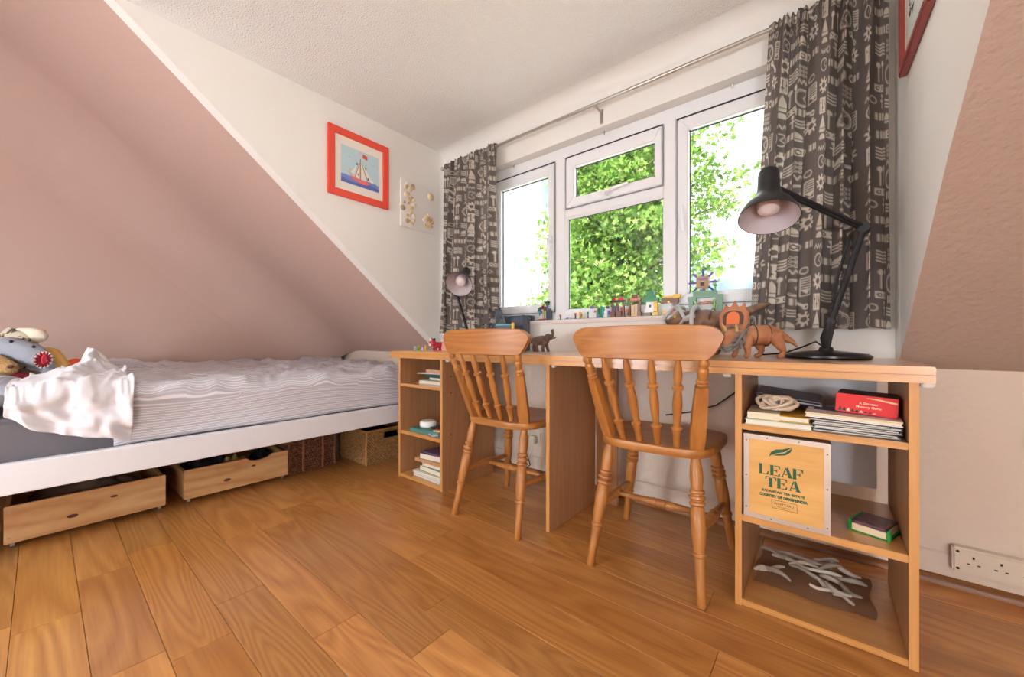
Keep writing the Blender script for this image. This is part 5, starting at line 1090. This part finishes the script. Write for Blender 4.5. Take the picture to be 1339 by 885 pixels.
def leaf_mesh(name, V, F, T, parent):
    W = WM[parent.name]; V = V-np.array(W.translation)
    me = bpy.data.meshes.new(name); me.vertices.add(len(V)); me.vertices.foreach_set('co', V.astype('f4').ravel())
    me.loops.add(F.size); me.loops.foreach_set('vertex_index', F.astype('i4').ravel()); me.polygons.add(len(F)); me.polygons.foreach_set('loop_start', np.arange(0, F.size, 3, dtype='i4')); me.update(calc_edges=True)
    a = me.attributes.new('tone', 'FLOAT', 'POINT'); a.data.foreach_set('value', T.astype('f4')); me.materials.append(LEAF)
    o = bpy.data.objects.new(name, me); COL.objects.link(o); o.parent = parent; o['kind'] = 'stuff'; WM[o.name] = W; return o
GZ = -2.9
def tree(label, cx, cy, boughs, trunk_top, nl, size, seed, spread=.3):
    """trunk, boughs that carry the crown, and leaves clustered along every twig"""
    g_ = np.random.default_rng(seed); t = thing('tree', label, 'tree', (cx, cy, GZ))
    B().tube([(cx, cy, GZ), (cx+.06, cy, GZ+1.6), (cx-.05, cy+.05, (GZ+trunk_top)/2), (cx, cy, trunk_top)], [.22, .17, .12, .03], 10).build('trunk', BARK, t)
    pts = []; b = B(); tips = []
    for (z0, az, el, L) in boughs:
        p = Vector((cx, cy, z0)); d = Vector((math.cos(az)*math.cos(el), math.sin(az)*math.cos(el), math.sin(el)))
        end = p+d*L; mid = p+d*L*.5+Vector((0, 0, .08*L)); b.tube([p, mid, end], [.045, .03, .008], 5); 
        for k in range(max(3, int(L*6))):
            f_ = .25+.75*(k+.5)/max(3, int(L*6)); c = p.lerp(mid, f_*2) if f_ < .5 else mid.lerp(end, f_*2-1)
            tips.append((np.array(c)+g_.normal(0, .10+.14*f_, 3), spread*(.55+.6*(1-abs(f_-.6)))))
    b.build('bough', BARK, t)
    w_ = np.array([r_ for _, r_ in tips]); w_ /= w_.sum(); idx = g_.choice(len(tips), nl, p=w_)
    P = np.array([tips[i][0] for i in idx])+g_.normal(0, 1, (nl, 3))*np.array([tips[i][1] for i in idx])[:, None]*np.array([.62, .62, .5])
    V, F, T = leaves(P, size, seed+1); leaf_mesh('foliage', V, F, T, t)
    return t
rb = random.Random(21)
def crown(n_, z0, z1, prof, a0=0): 
    return [(z, (k*2.399+a0) % (2*PI), rb.uniform(-.15, .35), prof(z)*rb.uniform(.75, 1.12)) for k, z in ((k, z0+(z1-z0)*(k+.5)/n_) for k in range(n_))]
tree('tall leafy green tree filling the middle of the window', -3.85, 8.2, crown(110, -1.6, 6.0, lambda z: 1.72-.09*abs(z-1.2))+[(2.4, .1, .42, 2.9), (1.8, -.2, .30, 2.6), (2.9, .3, .55, 2.8), (1.0, -.1, .08, 2.35), (3.4, -.1, .6, 2.6), (.4, .1, -.15, 2.3)], 7.2, 46000, .105, 3, .27)
def bush(label, cx, cy, rx, ry, rz, nl, seed):
    g_ = np.random.default_rng(seed); t = thing('tree', label, 'tree', (cx, cy, GZ)); d = g_.normal(size=(nl, 3)); d /= np.linalg.norm(d, axis=1)[:, None]
    d *= (g_.uniform(.55, 1, nl)*(1+.18*np.sin(d[:, 0]*7+d[:, 2]*5)))[:, None]
    V, F, T = leaves(d*np.array([rx, ry, rz])+np.array([cx, cy, GZ+rz*.95]), .2, seed); T = np.clip(T+.3, 0, 1)
    leaf_mesh('foliage', V, F, T, t); B().tube([(cx, cy, GZ), (cx, cy, GZ+rz)], [.2, .1], 8).build('trunk', BARK, t)
bush('pale green round tree far off behind the right pane', -2.0, 19, 2.0, 1.8, 2.25, 5000, 31)
bush('distant green tree low behind the left pane', -14.2, 17, 2.2, 1.8, 1.85, 4000, 33)
st(B().box(-60, 60, 2.6, 90, GZ-.1, GZ).build('ground', mat('pale_bounce_ground', (222, 220, 214), .9, var=(2, (200, 198, 190))), smooth=False))  # unseen ground, made pale to bounce sunlight up to the ceiling

# added fill light: glowing globes on stands, out of view behind the camera
m, n, l, b_ = new_mat('fill_globe_glow'); b_.inputs['Base Color'].default_value = (.9, .9, .9, 1); b_.inputs['Emission Color'].default_value = (*FILL_COL, 1); b_.inputs['Emission Strength'].default_value = FILL_W
for x, y, lab in ((.95, -1.35, 'added white fill light globe behind the camera on the right'), (-1.75, -1.35, 'added white fill light globe behind the camera on the bed side')):
    t = thing('fill_globe', lab, 'lamp', (x, y, 0))
    B().ell((x, y, .86), .16, 24, 14).build('globe', m, t); B().lathe([(.14, 0), (.14, .02), (.012, .03), (.012, .68), (.05, .70), (0, .71)], 20, TR(x, y, 0)).build('stand', BLACK, t)
